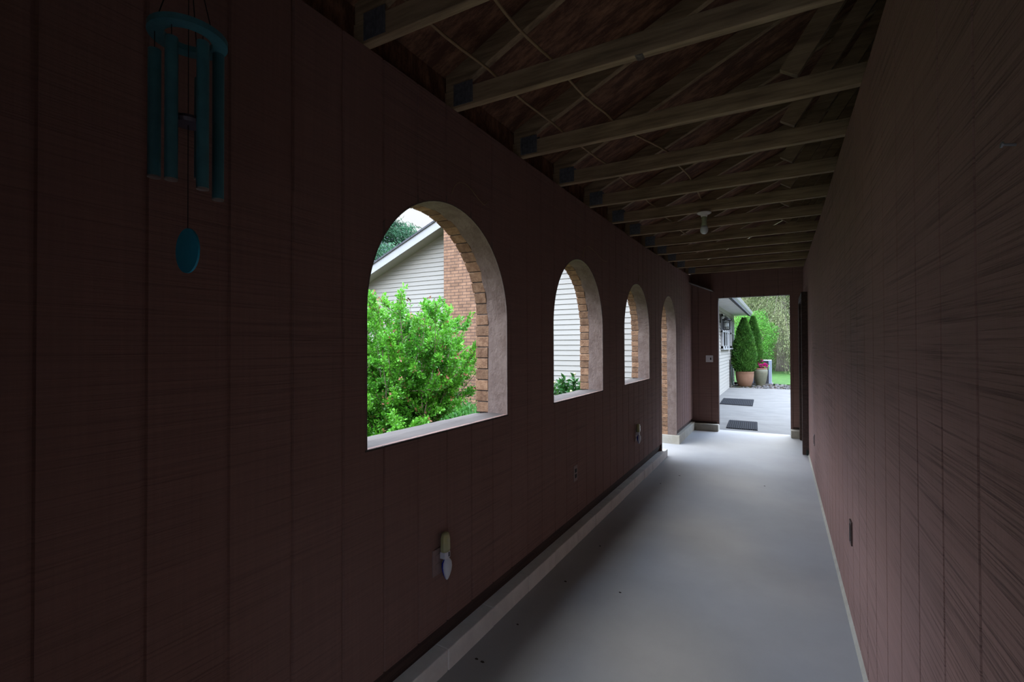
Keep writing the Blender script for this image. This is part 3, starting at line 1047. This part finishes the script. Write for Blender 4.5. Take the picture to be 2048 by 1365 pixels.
def wire(pts, label):
    P = []
    n = len(pts)
    for i in range(n - 1):
        p0, p1, p2, p3 = (Vector(pts[max(i - 1, 0)]), Vector(pts[i]), Vector(pts[i + 1]), Vector(pts[min(i + 2, n - 1)]))
        for k in range(6):
            t = k / 6
            P.append(0.5 * ((2 * p1) + (p2 - p0) * t + (2 * p0 - 5 * p1 + 4 * p2 - p3) * t * t + (3 * p1 - p0 - 3 * p2 + p3) * t ** 3))
    P.append(Vector(pts[-1]))
    m = MB()
    m.tube(P, 0.0022, 6)
    tag(m.build('wire_hook', M['cable'], smooth=True), label, 'wire', 'wire loops above the arches')
X0 = XL + 0.002
wire([(X0, 1.850, 2.168), (XL + 0.012, 1.858, 2.204), (XL + 0.016, 1.901, 2.237), (XL + 0.014, 1.973, 2.239), (XL + 0.010, 2.076, 2.201), (XL + 0.006, 2.133, 2.190), (X0, 2.173, 2.219)], 'thin bent wire on the siding above the first arch')
wire([(X0, 3.575, 2.145), (XL + 0.012, 3.588, 2.206), (XL + 0.016, 3.656, 2.246), (XL + 0.012, 3.845, 2.230), (XL + 0.007, 4.063, 2.193), (X0, 4.203, 2.209)], 'thin bent wire on the siding above the second arch')
wire([(X0, 5.262, 2.150), (XL + 0.012, 5.275, 2.205), (XL + 0.014, 5.36, 2.245), (XL + 0.008, 5.50, 2.235), (X0, 5.60, 2.21)], 'thin bent wire on the siding above the third arch')

rr = random.Random(4)
for (u, v) in ((1035, 1250), (953, 1319), (965, 1325), (1131, 1164), (1240, 1186), (1359, 952), (1529, 973), (1321, 968), (1200, 1003 + 90)):
    d_ = ray_px(u, v)
    t_ = -EYE / d_.z
    x, y = d_.x * t_, d_.y * t_
    m = MB()
    a0 = rr.random() * 6
    ln = 0.006 + 0.004 * rr.random()
    pr = [(x + ln * (1 + 0.4 * rr.random()) * math.cos(a0 + q * 1.2566), y + ln * 0.7 * math.sin(a0 + q * 1.2566)) for q in range(5)]
    m.add([(p[0], p[1], 0.0) for p in pr] + [(x + (p[0] - x) * 0.7, y + (p[1] - y) * 0.7, 0.003) for p in pr],
          [(5, 6, 7, 8, 9)] + [(q, (q + 1) % 5, 5 + (q + 1) % 5, 5 + q) for q in range(5)])
    tag(m.build('leaf_crumb', M['soil']), 'tiny dark crumb of leaf litter on the painted passage floor', 'debris', 'crumbs on the passage floor')

# ------------------------------------------------------------------ the neighbouring house
HX, HX0, HY0, HY1 = -1.585, -10.10, 8.93, 20.3
RX, SLH = -5.85, 0.42
EZ = 2.61                                    # soffit height at the long wall
zr = lambda x: EZ + SLH * (HX - x) if x > RX else EZ + SLH * (HX - RX) - SLH * (RX - x)
house = thing('house', 'white sided house with a brick chimney beyond the arches', 'house', (-5.0, 14.0, 0.0))
m = MB()
ROW = 0.1016
def lap(m, za, zb, P):
    """one course; P(s, d, z): s in {0,1} ends, d outwards"""
    pass
z = -0.05
while z < zr(RX) - 0.01:
    z1 = z + ROW
    zm = z1
    # gable course from xl to xr, limited by the rake
    if zm < zr(HX):
        xl, xr_ = HX0, HX
    else:
        dxx = (zr(RX) - z) / SLH
        xl, xr_ = RX - dxx, RX + dxx
    xl = max(xl, HX0); xr_ = min(xr_, HX)
    m.add([(xl, HY0 - 0.014, z), (xr_, HY0 - 0.014, z), (xr_, HY0, z1), (xl, HY0, z1), (xl, HY0, z), (xr_, HY0, z)],
          [(0, 1, 2, 3), (0, 4, 5, 1)])
    z = z1
m.add([(HX0, HY0 + 0.002, -0.1), (HX, HY0 + 0.002, -0.1), (HX, HY0 + 0.002, EZ), (RX, HY0 + 0.002, zr(RX)), (HX0, HY0 + 0.002, zr(HX0))], [(0, 1, 2, 3, 4)])
z = -0.05
while z < EZ:
    z1 = min(z + ROW, EZ)
    m.add([(HX + 0.014, HY0 + 0.13, z), (HX + 0.014, HY1, z), (HX, HY1, z1), (HX, HY0 + 0.13, z1), (HX, HY0 + 0.13, z), (HX, HY1, z)],
          [(0, 1, 2, 3), (0, 4, 5, 1)])
    z += ROW
m.box(HX0 + 0.01, HX - 0.004, HY1 - 0.02, HY1, -0.1, EZ)
m.box(HX0 + 0.01, HX0 + 0.03, HY0 + 0.01, HY1, -0.1, EZ)
m.box(HX - 0.02, HX - 0.004, HY0 + 0.01, HY1, -0.1, EZ)
m.build('siding_wall', M['vinyl'], house)
m = MB(); m.box(HX - 0.02, HX + 0.022, HY1 - 0.08, HY1 + 0.02, -0.05, EZ); m.build('corner_board', M['white'], house)
OV = 0.33
m = MB()          # rake soffit under the gable overhang, roof slabs
for (xa, xb_) in ((-11.0, RX), (RX, -1.0)):
    za, zb = zr(xa), zr(xb_)
    m.prism([(xa, za), (xb_, zb), (xb_, zb + 0.012), (xa, za + 0.012)], 'y', HY0 - OV, HY0 + 0.02)
m.build('rake_soffit', M['soffit'], house)
m = MB()
for (xa, xb_) in ((-11.0, RX), (RX, -1.62)):
    za, zb = zr(xa), zr(xb_)
    m.prism([(xa, za - 0.008), (xb_, zb - 0.008), (xb_, zb + 0.20), (xa, za + 0.20)], 'y', HY0 - OV - 0.025, HY0 - OV)
m.build('rake_board', M['white'], house)
m = MB()
for (xa, xb_) in ((-11.05, RX), (RX, -0.98)):
    za, zb = zr(xa), zr(xb_)
    m.prism([(xa, za + 0.19), (xb_, zb + 0.19), (xb_, zb + 0.235), (xa, za + 0.235)], 'y', HY0 - OV - 0.05 if xa < -6 else HY0 + 0.2, HY1 + 0.35)
m.build('roof', M['shingle'], house)
m = MB()          # boxed eave along the patio
m.box(HX, -1.02, HY0 + 0.14, HY1 + 0.3, EZ - 0.012, EZ)
n = int((HY1 - HY0) / 0.3)
for k in range(n):
    yy = HY0 + 0.2 + k * 0.3
    m.box(HX + 0.01, -1.03, yy, yy + 0.012, EZ - 0.018, EZ - 0.012)
m.build('eave_soffit', M['eave'], house)
m = MB()
m.prism([(-1.03, EZ - 0.02), (-1.00, EZ - 0.02), (-0.955, EZ + 0.03), (-0.93, EZ + 0.10), (-0.93, EZ + 0.11), (-1.03, EZ + 0.11)], 'y', HY0 + 0.14, HY1 + 0.3)
m.build('gutter', M['white'], house)
m = MB(); m.box(HX, HX + 0.02, HY0 + 0.2, HY1, EZ - 0.13, EZ - 0.012); m.build('frieze_board', M['soffit'], house)
m = MB(); m.box(-6.42, -5.22, 8.50, 8.92, -0.1, 6.0); m.build('chimney', M['chimney'], house)
def win(y0, y1, z0, z1, panes):
    fr = MB()
    x = HX + 0.014
    fr.box(x, x + 0.05, y0, y1, z1 - 0.07, z1); fr.box(x, x + 0.05, y0, y1, z0, z0 + 0.07)
    n = panes
    wdt = (y1 - y0) / n
    for k in range(n + 1):
        yy = y0 + k * wdt
        fr.box(x, x + 0.05, max(y0, yy - 0.12), min(y1, yy + 0.12), z0, z1)
    fr.box(x, x + 0.045, y0, y1, (z0 + z1) / 2 - 0.02, (z0 + z1) / 2 + 0.02)
    fr.box(x, x + 0.08, y0 - 0.05, y1 + 0.05, z0 - 0.04, z0)
    f_ = fr.build('window', M['white'], house)
    g_ = MB(); g_.box(x + 0.002, x + 0.02, y0 + 0.02, y1 - 0.02, z0 + 0.02, z1 - 0.02)
    g_.build('pane', M['white'], f_)
    if panes == 3:
        for ys_ in (16.40, 17.05):
            g_ = MB(); g_.box(x + 0.046, x + 0.056, ys_ - 0.06, ys_ + 0.06, z0 + 0.10, z0 + 0.52)
            g_.build('dark_slot', M['slot'], f_)
win(15.75, 18.05, 1.36, 2.40, 3)
win(18.75, 19.95, 1.36, 2.40, 2)

# wall lantern
WY, WX = 15.55, -1.40
lan = thing('wall_lantern', 'black framed lantern on the white siding beyond the far doorway', 'lantern', (HX, WY, 2.05))
m = MB(); m.box(HX + 0.012, HX + 0.04, WY - 0.05, WY + 0.05, 2.12, 2.38); m.build('back_plate', M['black'], lan, bevel=0.006)
m = MB(); m.tube([(HX + 0.03, WY, 2.32), (HX + 0.10, WY, 2.33), (WX, WY, 2.315), (WX, WY, 2.27)], 0.012, 8); m.build('arm', M['black'], lan, smooth=True)
m = MB()
m.lathe([(0.128, 2.205), (0.124, 2.220), (0.05, 2.262), (0.03, 2.285), (0.0, 2.287)], (WX, WY, 0), 4 * 6)
m.build('roof_cap', M['black'], lan)
m = MB()
hw = 0.086
for sx in (-1, 1):
    for sy in (-1, 1):
        m.box(WX + sx * hw - 0.009, WX + sx * hw + 0.009, WY + sy * hw - 0.009, WY + sy * hw + 0.009, 1.915, 2.21)
for z_ in (1.915, 1.985, 2.125, 2.19):
    for s in (-1, 1):
        m.box(WX - hw, WX + hw, WY + s * hw - 0.006, WY + s * hw + 0.006, z_, z_ + 0.016)
        m.box(WX + s * hw - 0.006, WX + s * hw + 0.006, WY - hw, WY + hw, z_, z_ + 0.016)
for s in (-1, 1):
    for q in (-0.045, 0.045):
        m.box(WX + q - 0.005, WX + q + 0.005, WY + s * hw - 0.005, WY + s * hw + 0.005, 1.915, 2.20)
        m.box(WX + s * hw - 0.005, WX + s * hw + 0.005, WY + q - 0.005, WY + q + 0.005, 1.915, 2.20)
m.box(WX - hw, WX + hw, WY - hw, WY + hw, 1.905, 1.915)
m.build('cage', M['black'], lan)
m = MB(); m.lathe([(0.055, 1.917), (0.06, 2.0), (0.055, 2.16), (0.0, 2.17)], (WX, WY, 0), 16); m.build('glass_shade', M['lampglass'], lan, smooth=True)

# ------------------------------------------------------------------ door mats
def mat_thing(corners, label, ribs):
    c = [Vector((x, y, 0)) for x, y in corners]     # far-left, far-right, near-right, near-left
    ctr = sum(c, Vector()) / 4
    t = thing('door_mat', label, 'door mat', (ctr.x, ctr.y, -0.012), 'black rubber mats on the patio')
    zb = -0.0115
    m = MB()
    vv = [(p.x, p.y, zb) for p in c] + [(p.x, p.y, zb + 0.008) for p in c]
    m.add(vv, [(0, 1, 2, 3)[::-1], (4, 5, 6, 7), (0, 4, 5, 1), (1, 5, 6, 2), (2, 6, 7, 3), (3, 7, 4, 0)])
    m.build('backing', M['rubber'], t)
    m = MB()
    for k in range(ribs):
        ta, tb = (k + 0.18) / ribs, (k + 0.72) / ribs
        q = [c[0].lerp(c[1], ta), c[0].lerp(c[1], tb), c[3].lerp(c[2], tb), c[3].lerp(c[2], ta)]
        q = [p.lerp(ctr, 0.03) for p in q]
        vv = [(p.x, p.y, zb + 0.008) for p in q] + [(p.x, p.y, zb + 0.016) for p in q]
        m.add(vv, [(4, 5, 6, 7), (0, 4, 5, 1), (1, 5, 6, 2), (2, 6, 7, 3), (3, 7, 4, 0)])
    m.build('ribs', mat('grey rubber rib', (0.012, 0.0135, 0.017), None, rough=0.85, spec=0.1), t)
mat_thing([(-0.894, 10.32), (-0.402, 10.30), (-0.359, 9.29), (-0.860, 9.314)], 'black ribbed door mat just outside the far doorway', 14)
mat_thing([(-1.401, 14.55), (-0.644, 14.515), (-0.603, 12.95), (-1.351, 13.07)], 'black ribbed door mat farther out along the white siding', 18)

# ------------------------------------------------------------------ pots, evergreens, flowers, unit, hose
def arborvitae(x, y, z0, h, r, root, seed, n=12000):
    rng = np.random.default_rng(seed)
    t = rng.random(n) ** 0.85
    prof = np.interp(t, [0, 0.08, 0.3, 0.55, 0.8, 0.93, 1.0], [0.72, 0.95, 1.0, 0.80, 0.48, 0.22, 0.03]) * r
    a = rng.random(n) * 2 * PI
    rad = prof * (0.70 + 0.34 * rng.random(n) + 0.06 * np.sin(5 * a + t * 22))
    P = np.stack([x + rad * np.cos(a), y + rad * np.sin(a), z0 + t * h], 1)
    D = np.stack([np.cos(a), np.sin(a), 1.0 + 0.6 * rng.random(n)], 1) + rng.normal(size=(n, 3)) * 0.35
    V = leaf_quads(P, D, 0.06 + 0.05 * rng.random(n), 0.026 + 0.012 * rng.random(n), rng)
    quads_obj('foliage', V, n, M['arbor'], root)
    m = MB()
    m.tube([(x, y, z0 - 0.15), (x, y, z0 + h * 0.5), (x, y, z0 + h * 0.9)], [0.035, 0.025, 0.006], 8)
    m.lathe([(r * 0.5, 0.04), (r * 0.68, h * 0.1), (r * 0.70, h * 0.3), (r * 0.54, h * 0.55), (r * 0.30, h * 0.8), (0.02, h * 0.96)], (x, y, z0), 14)
    m.build('inner_growth', M['arbor'], root)

pot = thing('potted_arborvitae', 'tall evergreen in a round terracotta pot against the siding', 'potted evergreen', (-1.14, 19.15, 0))
m = MB()
m.lathe([(0.18, 0.0), (0.215, 0.03), (0.275, 0.22), (0.30, 0.42), (0.295, 0.50), (0.305, 0.515), (0.30, 0.53), (0.265, 0.53), (0.262, 0.46), (0.0, 0.46)], (-1.14, 19.15, -0.01), 32)
m.build('pot', M['terra'], pot, smooth=True)
m = MB(); m.lathe([(0.0, 0.455), (0.262, 0.456), (0.2, 0.475), (0.0, 0.48)], (-1.14, 19.15, -0.01), 20); m.build('soil', M['soil'], pot)
arborvitae(-1.15, 19.15, 0.50, 1.88, 0.37, pot, 11)
ev = thing('arborvitae', 'second tall evergreen, just right of the terracotta pot one', 'evergreen', (-0.885, 19.85, -0.05))
arborvitae(-0.885, 19.85, 0.42, 2.06, 0.29, ev, 12, 11000)

gp = thing('flower_pot', 'tall grey green glazed pot of pink flowers', 'flower pot', (-0.655, 19.72, -0.03))
m = MB()
m.lathe([(0.12, 0.0), (0.14, 0.03), (0.20, 0.28), (0.232, 0.48), (0.232, 0.60), (0.21, 0.625), (0.18, 0.625), (0.175, 0.56), (0.0, 0.56)], (-0.655, 19.72, -0.03), 32)
m.build('pot', M['glazed'], gp, smooth=True)
m = MB(); m.lathe([(0.205, 0.615), (0.222, 0.625), (0.222, 0.65), (0.205, 0.66), (0.185, 0.655), (0.18, 0.61)], (-0.655, 19.72, -0.03), 32)
m.build('rim', M['rim'], gp, smooth=True)
rng = np.random.default_rng(5)
n = 260
P = np.stack([-0.655 + rng.normal(size=n) * 0.09, 19.72 + rng.normal(size=n) * 0.09, 0.62 + 0.10 * rng.random(n)], 1)
quads_obj('leaves', leaf_quads(P, rng.normal(size=(n, 3)) + [0, 0, 0.7], 0.08, 0.05, rng), n, M['broad'], gp)
Pf, Df = [], []
for (x, y, z, r) in ((-0.56, 19.60, 0.71, 0.075), (-0.64, 19.58, 0.72, 0.07), (-0.47, 19.66, 0.72, 0.06), (-0.63, 19.70, 0.90, 0.05), (-0.72, 19.66, 0.80, 0.035), (-0.52, 19.62, 0.76, 0.05)):
    k = 90
    dd = unit(rng.normal(size=(k, 3)))
    Pf.append(np.array([x, y, z]) + dd * r * 0.5)
    Df.append(dd)
Pf = np.concatenate(Pf); Df = np.concatenate(Df)
quads_obj('petals', leaf_quads(Pf, Df, 0.045, 0.04, rng), len(Pf), M['pink'], gp)
m = MB(); m.tube([(-0.64, 19.70, 0.55), (-0.63, 19.70, 0.88)], 0.006, 5); m.build('stem', M['broad'], gp)

ac = thing('air_conditioner', 'pale grey outdoor cooling unit right of the flower pot', 'air conditioner', (-0.62, 20.5, 0))
m = MB(); m.box(-1.0, -0.31, 20.25, 20.95, 0.86, 0.90); m.box(-0.41, -0.31, 20.25, 20.95, 0.03, 0.86); m.box(-1.0, -0.9, 20.25, 20.95, 0.03, 0.86)
m.build('cabinet', M['acwhite'], ac, bevel=0.01)
m = MB(); m.box(-0.9, -0.41, 20.30, 20.9, 0.03, 0.86)
for k in range(24):
    m.box(-0.9, -0.41, 20.285, 20.30, 0.06 + k * 0.033, 0.07 + k * 0.033)
m.build('grille', M['flash'], ac)
m = MB(); m.box(-1.05, -0.26, 20.2, 21.0, -0.06, 0.03); m.build('pad', M['concrete'], ac)

hs = thing('garden_hose', 'dark coiled garden hose hanging on the siding by the terracotta pot', 'garden hose', (-1.52, 18.6, 0))
P = []
for k in range(160):
    a = k / 159 * 2 * PI * 5
    P.append((HX + 0.055 + 0.012 * (k / 160) + 0.05 * (0.5 + 0.5 * math.cos(a)) * 0.3, 18.72 + 0.20 * math.cos(a + 0.3) * (1 - 0.0008 * k), 0.42 + 0.30 * math.sin(a) - 0.0004 * k))
P += [(-1.48, 18.55, 0.15), (-1.44, 18.50, 0.02), (-1.40, 18.56, 0.012), (-1.36, 18.66, 0.012)]
m = MB(); m.tube(P, 0.011, 7); m.build('coil', M['hose'], hs, smooth=True)
m = MB(); m.box(HX + 0.012, HX + 0.05, 18.62, 18.82, 0.62, 0.78); m.tube([(HX + 0.03, 18.42, -0.05), (HX + 0.03, 18.42, 0.95)], 0.02, 8); m.build('hanger', M['black'], hs)

# stones along the edge of the patio
rng = np.random.default_rng(21)
def stone_mesh(seed):
    r = np.random.default_rng(seed)
    bm = bmesh.new()
    bmesh.ops.create_icosphere(bm, subdivisions=2, radius=1)
    sx, sy, sz_ = 1 + 0.35 * r.random(), 0.8 + 0.3 * r.random(), 0.45 + 0.25 * r.random()
    ph = r.random(6) * 6
    for v in bm.verts:
        c = v.co
        k = 1 + 0.10 * math.sin(2.3 * c.x + ph[0]) + 0.10 * math.sin(2.9 * c.y + ph[1]) + 0.08 * math.sin(3.1 * c.z + ph[2])
        v.co = Vector((c.x * sx * k, c.y * sy * k, c.z * sz_ * k))
    me = bpy.data.meshes.new('river_stone')
    bm.to_mesh(me)
    bm.free()
    me.polygons.foreach_set('use_smooth', [True] * len(me.polygons))
    return me
metas = []
for s in range(8):
    me = stone_mesh(s)
    me.materials.append(M['stone'] if s % 3 else M['stone2'])
    metas.append(me)
placed = []
tries = 0
while len(placed) < 210 and tries < 20000:
    tries += 1
    r = rng.uniform(0.035, 0.085)
    x = rng.uniform(-1.5, 1.35)
    y = rng.uniform(18.52, 20.5)
    if math.hypot(x + 1.14, y - 19.15) < 0.40 or math.hypot(x + 0.655, y - 19.72) < 0.30 or math.hypot(x + 0.93, y - 19.95) < 0.2:
        continue
    if x < -0.2 and y > 20.0 or x < -1.25 and y < 18.75:
        continue
    if any(math.hypot(x - p[0], y - p[1]) < (r + p[2]) * 0.98 for p in placed):
        continue
    placed.append((x, y, r))
for i, (x, y, r) in enumerate(placed):
    o = bpy.data.objects.new('river_stone', metas[i % 8])
    C.link(o)
    o.location = (x, y, -0.045 + r * 0.42)
    o.scale = (r * 0.78,) * 3
    o.rotation_euler = (0, 0, rng.random() * 6.28)
    tag(o, 'rounded river stone in the bed between the patio and the lawn', 'stone', 'river stones edging the patio')

# ------------------------------------------------------------------ plants seen through the arches
def shrub(cx, cy, z0, root):
    rng = np.random.default_rng(3)
    tw = MB()
    P, D, L = [], [], []
    PB, DB = [], []
    def branch(p, d, ln, r, lvl):
        n = 7
        pts = [p]
        q = p.copy()
        dd = d / np.linalg.norm(d)
        for i in range(n):
            dd = dd + rng.normal(size=3) * 0.07 + np.array([0, 0, 0.03])
            dd /= np.linalg.norm(dd)
            q = q + dd * ln / n
            pts.append(q.copy())
        tw.tube(pts, [r * (1 - 0.75 * i / n) for i in range(n + 1)], 4, caps=False)
        for i in range(1 if lvl else 2, n + 1):
            base = pts[i]
            tdir = pts[i] - pts[i - 1]
            tdir /= np.linalg.norm(tdir)
            k = 10 if lvl else 12
            for _ in range(k):
                o = rng.normal(size=3)
                P.append(base - tdir * rng.random() * ln / n + o * 0.010)
                D.append(tdir * 0.5 + o * 0.8 + np.array([0, 0, 0.25]))
                L.append(0.024 + 0.026 * rng.random())
            if (lvl == 0 and 2 <= i < n) or (lvl == 1 and i in (3, 5)):
                for _ in range(2 if lvl == 0 else 1):
                    o = rng.normal(size=3)
                    branch(base, tdir * 0.9 + o * 0.45, (0.20 + 0.22 * rng.random()) * (1.0 if lvl == 0 else 0.5), r * 0.5, lvl + 1)
        if rng.random() < 0.25:
            for _ in range(4):
                PB.append(pts[-1] + rng.normal(size=3) * 0.015)
                DB.append(rng.normal(size=3) + np.array([0, 0, 1.0]))
    for k in range(46):
        a = rng.random() * 2 * PI
        lean = 0.08 + 0.62 * rng.random()
        ln = (2.36 - 0.80 * lean) * (0.78 + 0.30 * rng.random())
        p = np.array([cx + 0.45 * math.cos(a) * rng.random(), cy + 0.45 * math.sin(a) * rng.random(), z0])
        d = np.array([math.cos(a) * lean, math.sin(a) * lean, 1.0])
        branch(p, d, ln, 0.011, 0)
    for (dx, dy, dz, ln) in ((0.85, 0.1, 0.9, 1.35), (0.8, 0.25, 1.25, 1.45), (0.55, -0.2, 1.3, 1.6), (0.6, -0.75, 0.55, 1.15), (0.2, -1.0, 0.5, 1.2), (-0.2, -1.0, 0.6, 1.2), (-0.7, -0.9, 0.8, 1.3), (-0.2, -1.0, 0.9, 1.3)):
        branch(np.array([cx, cy, z0 + 0.05]), np.array([dx, dy, dz]), ln, 0.011, 0)
    for (bx, ht) in ((-0.50, 2.30), (-0.32, 2.02), (-0.06, 2.12), (0.12, 2.00), (0.36, 2.24), (0.62, 2.10), (-0.66, 2.05)):
        branch(np.array([cx + bx * 0.8, cy + rng.normal() * 0.12, z0]), np.array([bx * 0.06, 0.0, 1.0]), ht, 0.011, 0)
    tw.build('branches', M['twig'], root)
    P = np.array(P); D = np.array(D); L = np.array(L)
    quads_obj('foliage', leaf_quads(P, D, L, L * 0.55, rng), len(P), M['leaf'], root)
    PB = np.array(PB); DB = np.array(DB)
    quads_obj('buds', leaf_quads(PB, DB, 0.045, 0.025, rng), len(PB), M['bud'], root)
    return len(P)
SX, SY = -4.55, 5.0
sh = thing('shrub', 'large bright green leafy shrub outside the first arch', 'shrub', (SX, SY, -0.06))
shrub(SX, SY, -0.06, sh)

rng = np.random.default_rng(9)
n = 26000
gx = rng.uniform(-8.6, -2.2, n)
gy = rng.uniform(2.2, 8.2, n)
hgt = 0.34 + 0.10 * np.sin(gx * 2.1 + 1) * np.sin(gy * 1.7) + 0.07 * np.sin(gx * 5.3) * np.sin(gy * 4.7 + 2)
keep = ((gx + 0.42 * (gy - 2)) < -1.55) | (gy < 4.5)
keep &= ~((gx > -3.6) & (gy > 5.6))
gx, gy, hgt = gx[keep], gy[keep], hgt[keep]
n = len(gx)
P = np.stack([gx, gy, -0.06 + hgt * (0.45 + 0.55 * rng.random(n))], 1)
D = rng.normal(size=(n, 3)) * 0.6 + np.array([0, 0, 0.9])
gc = quads_obj('ground_cover', leaf_quads(P, D, 0.05 + 0.05 * rng.random(n), 0.028 + 0.014 * rng.random(n), rng), n, M['cover'])
tag(gc, 'low dark green ground cover around the shrub', 'ground cover')
gc['kind'] = 'stuff'

pn = thing('peony', 'dark leaved plant with pale buds below the second arch', 'plant', (-2.54, 6.55, -0.06))
rng = np.random.default_rng(14)
tw = MB()
P, D, L = [], [], []
bd = MB()
for k in range(30):
    a = rng.random() * 2 * PI
    ln = 0.16 + 0.38 * rng.random()
    tip = np.array([-2.54 + ln * 0.80 * math.cos(a), 6.55 + ln * 0.8 * math.sin(a), 1.08 - 0.55 * ln + 0.06 * rng.normal()])
    b0 = np.array([-2.54, 6.55, -0.06])
    mid = b0 * 0.5 + tip * 0.5 + np.array([0, 0, 0.1])
    tw.tube([b0, mid, tip], 0.005, 4, caps=False)
    for _ in range(40):
        t = rng.random() ** 0.6
        q = (mid * (1 - t) + tip * t)
        o = rng.normal(size=3)
        P.append(q); D.append(o + np.array([math.cos(a), math.sin(a), 0.1]) * 0.7); L.append(0.075 + 0.05 * rng.random())
    if k % 3 == 0:
        tt = tip + np.array([0, 0, 0.04])
        bd.lathe([(0.0, -0.018), (0.016, -0.008), (0.019, 0.006), (0.010, 0.02), (0.0, 0.022)], tuple(tt), 8)
tw.build('stems', M['broad'], pn)
quads_obj('leaves', leaf_quads(np.array(P), np.array(D), np.array(L), np.array(L) * 0.36, rng), len(P), M['peony'], pn)
bd.build('buds', M['petal'], pn, smooth=True)

# ------------------------------------------------------------------ trees
def conifer(name, label, x, y, h, r, z_low, material, seed, nb=70, per=110, droop=0.5, leaf=(0.22, 0.05), trunk_r=0.3, group=None, lean=(0, 0)):
    t = thing(name, label, 'tree', (x, y, -0.1), group)
    rng = np.random.default_rng(seed)
    m = MB()
    m.tube([(x, y, -0.2), (x + 0.02, y, 0.5), (x + lean[0] * 0.3, y, h * 0.3), (x + lean[0], y + lean[1], h)], [trunk_r * 1.45, trunk_r * 1.05, trunk_r * 0.85, 0.03], 12)
    m.build('trunk', M['bark'], t, smooth=True)
    br = MB()
    P, D = [], []
    for k in range(nb):
        tt = (k + rng.random()) / nb
        z0 = z_low + (h - z_low) * tt
        ln = r * (1 - tt) ** 0.75 * (0.75 + 0.4 * rng.random()) + 0.25
        a = rng.random() * 2 * PI
        px_, py_ = x + lean[0] * z0 / h, y + lean[1] * z0 / h
        pts = []
        for i in range(7):
            s = i / 6
            pts.append(np.array([px_ + math.cos(a) * ln * s, py_ + math.sin(a) * ln * s, z0 + 0.22 * ln * s - droop * ln * s * s]))
        br.tube(pts, [0.022 * (1 - s_ / 7) for s_ in range(7)], 4, caps=False)
        pts = np.array(pts)
        s = 0.15 + 0.85 * rng.random(per) ** 0.7
        q = np.stack([np.interp(s * 6, range(7), pts[:, c]) for c in range(3)], 1)
        side = rng.normal(size=(per, 3)) * np.array([1, 1, 0.3]) * 0.16 * ln ** 0.5
        hang = rng.random(per) ** 1.5 * (0.25 + 0.45 * droop)
        P.append(q + side - np.stack([0 * hang, 0 * hang, hang], 1))
        D.append(np.stack([np.cos(a) * 0.35 + rng.normal(size=per) * 0.4, np.sin(a) * 0.35 + rng.normal(size=per) * 0.4, -0.35 - 0.9 * droop * rng.random(per)], 1))
    br.build('branches', M['bark'], t)
    P = np.concatenate(P); D = np.concatenate(D)
    n = len(P)
    quads_obj('needles', leaf_quads(P, D, leaf[0] * (0.6 + 0.8 * rng.random(n)), leaf[1], rng), n, material, t)
    return t
conifer('conifer_tree', 'dark conifer with drooping branches behind the gable roof', -16.3, 15.6, 9.8, 4.2, 1.2, M['hemlock'], 31, nb=72, per=520, droop=0.35, leaf=(0.17, 0.042), trunk_r=0.2)
G = 'tall spruces behind the lawn'
conifer('spruce_tree', 'tall spruce with a thick bare trunk beyond the lawn', 0.05, 29.0, 9.5, 3.2, 0.95, M['spruce'], 41, nb=150, per=520, droop=0.75, leaf=(0.13, 0.022), trunk_r=0.27, group=G)
conifer('spruce_tree', 'spruce just right of the thick bare trunk', 1.15, 31.0, 9.5, 3.2, 0.9, M['spruce'], 42, nb=130, per=450, droop=0.75, leaf=(0.13, 0.022), trunk_r=0.22, group=G)
conifer('spruce_tree', 'spruce left of the thick bare trunk, behind the evergreens', -3.4, 33.0, 10, 4.0, 0.6, M['spruce'], 43, nb=130, per=450, droop=0.7, leaf=(0.16, 0.03), trunk_r=0.28, group=G)
conifer('spruce_tree', 'spruce farthest back, filling the gap between the others', -0.9, 39.0, 11, 4.5, 0.4, M['spruce'], 44, nb=130, per=450, droop=0.6, leaf=(0.25, 0.045), trunk_r=0.28, group=G)
conifer('spruce_tree', 'spruce at the right edge of the far doorway', 4.2, 35.0, 10, 4.2, 0.5, M['spruce'], 45, nb=110, per=260, droop=0.6, leaf=(0.25, 0.045), trunk_r=0.28, group=G)

def bushy(name, label, x, y, z, rx, rz, seed, n=11000):
    t = thing(name, label, 'bush', (x, y, -0.05))
    rng = np.random.default_rng(seed)
    d = unit(rng.normal(size=(n, 3)))
    rr = (0.55 + 0.5 * rng.random(n)) * (1 + 0.15 * np.sin(d[:, 0] * 7 + 2) * np.sin(d[:, 2] * 6))
    P = np.stack([x + d[:, 0] * rr * rx, y + d[:, 1] * rr * rx, z + d[:, 2] * rr * rz], 1)
    quads_obj('foliage', leaf_quads(P, d + rng.normal(size=(n, 3)) * 0.6, 0.06 + 0.05 * rng.random(n), 0.036, rng), n, M['broad'], t)
    m = MB()
    for k in range(6):
        a = k * 1.1
        m.tube([(x, y, -0.1), (x + 0.2 * rx * math.cos(a), y + 0.2 * rx * math.sin(a), z * 0.6), (x + 0.6 * rx * math.cos(a), y + 0.6 * rx * math.sin(a), z + 0.4 * rz)], [0.04, 0.03, 0.01], 5)
    m.build('stems', M['twig'], t)
bushy('leafy_bush', 'fresh green bush between the evergreens and the thick trunk', -1.25, 26.5, 1.75, 1.05, 1.35, 61)
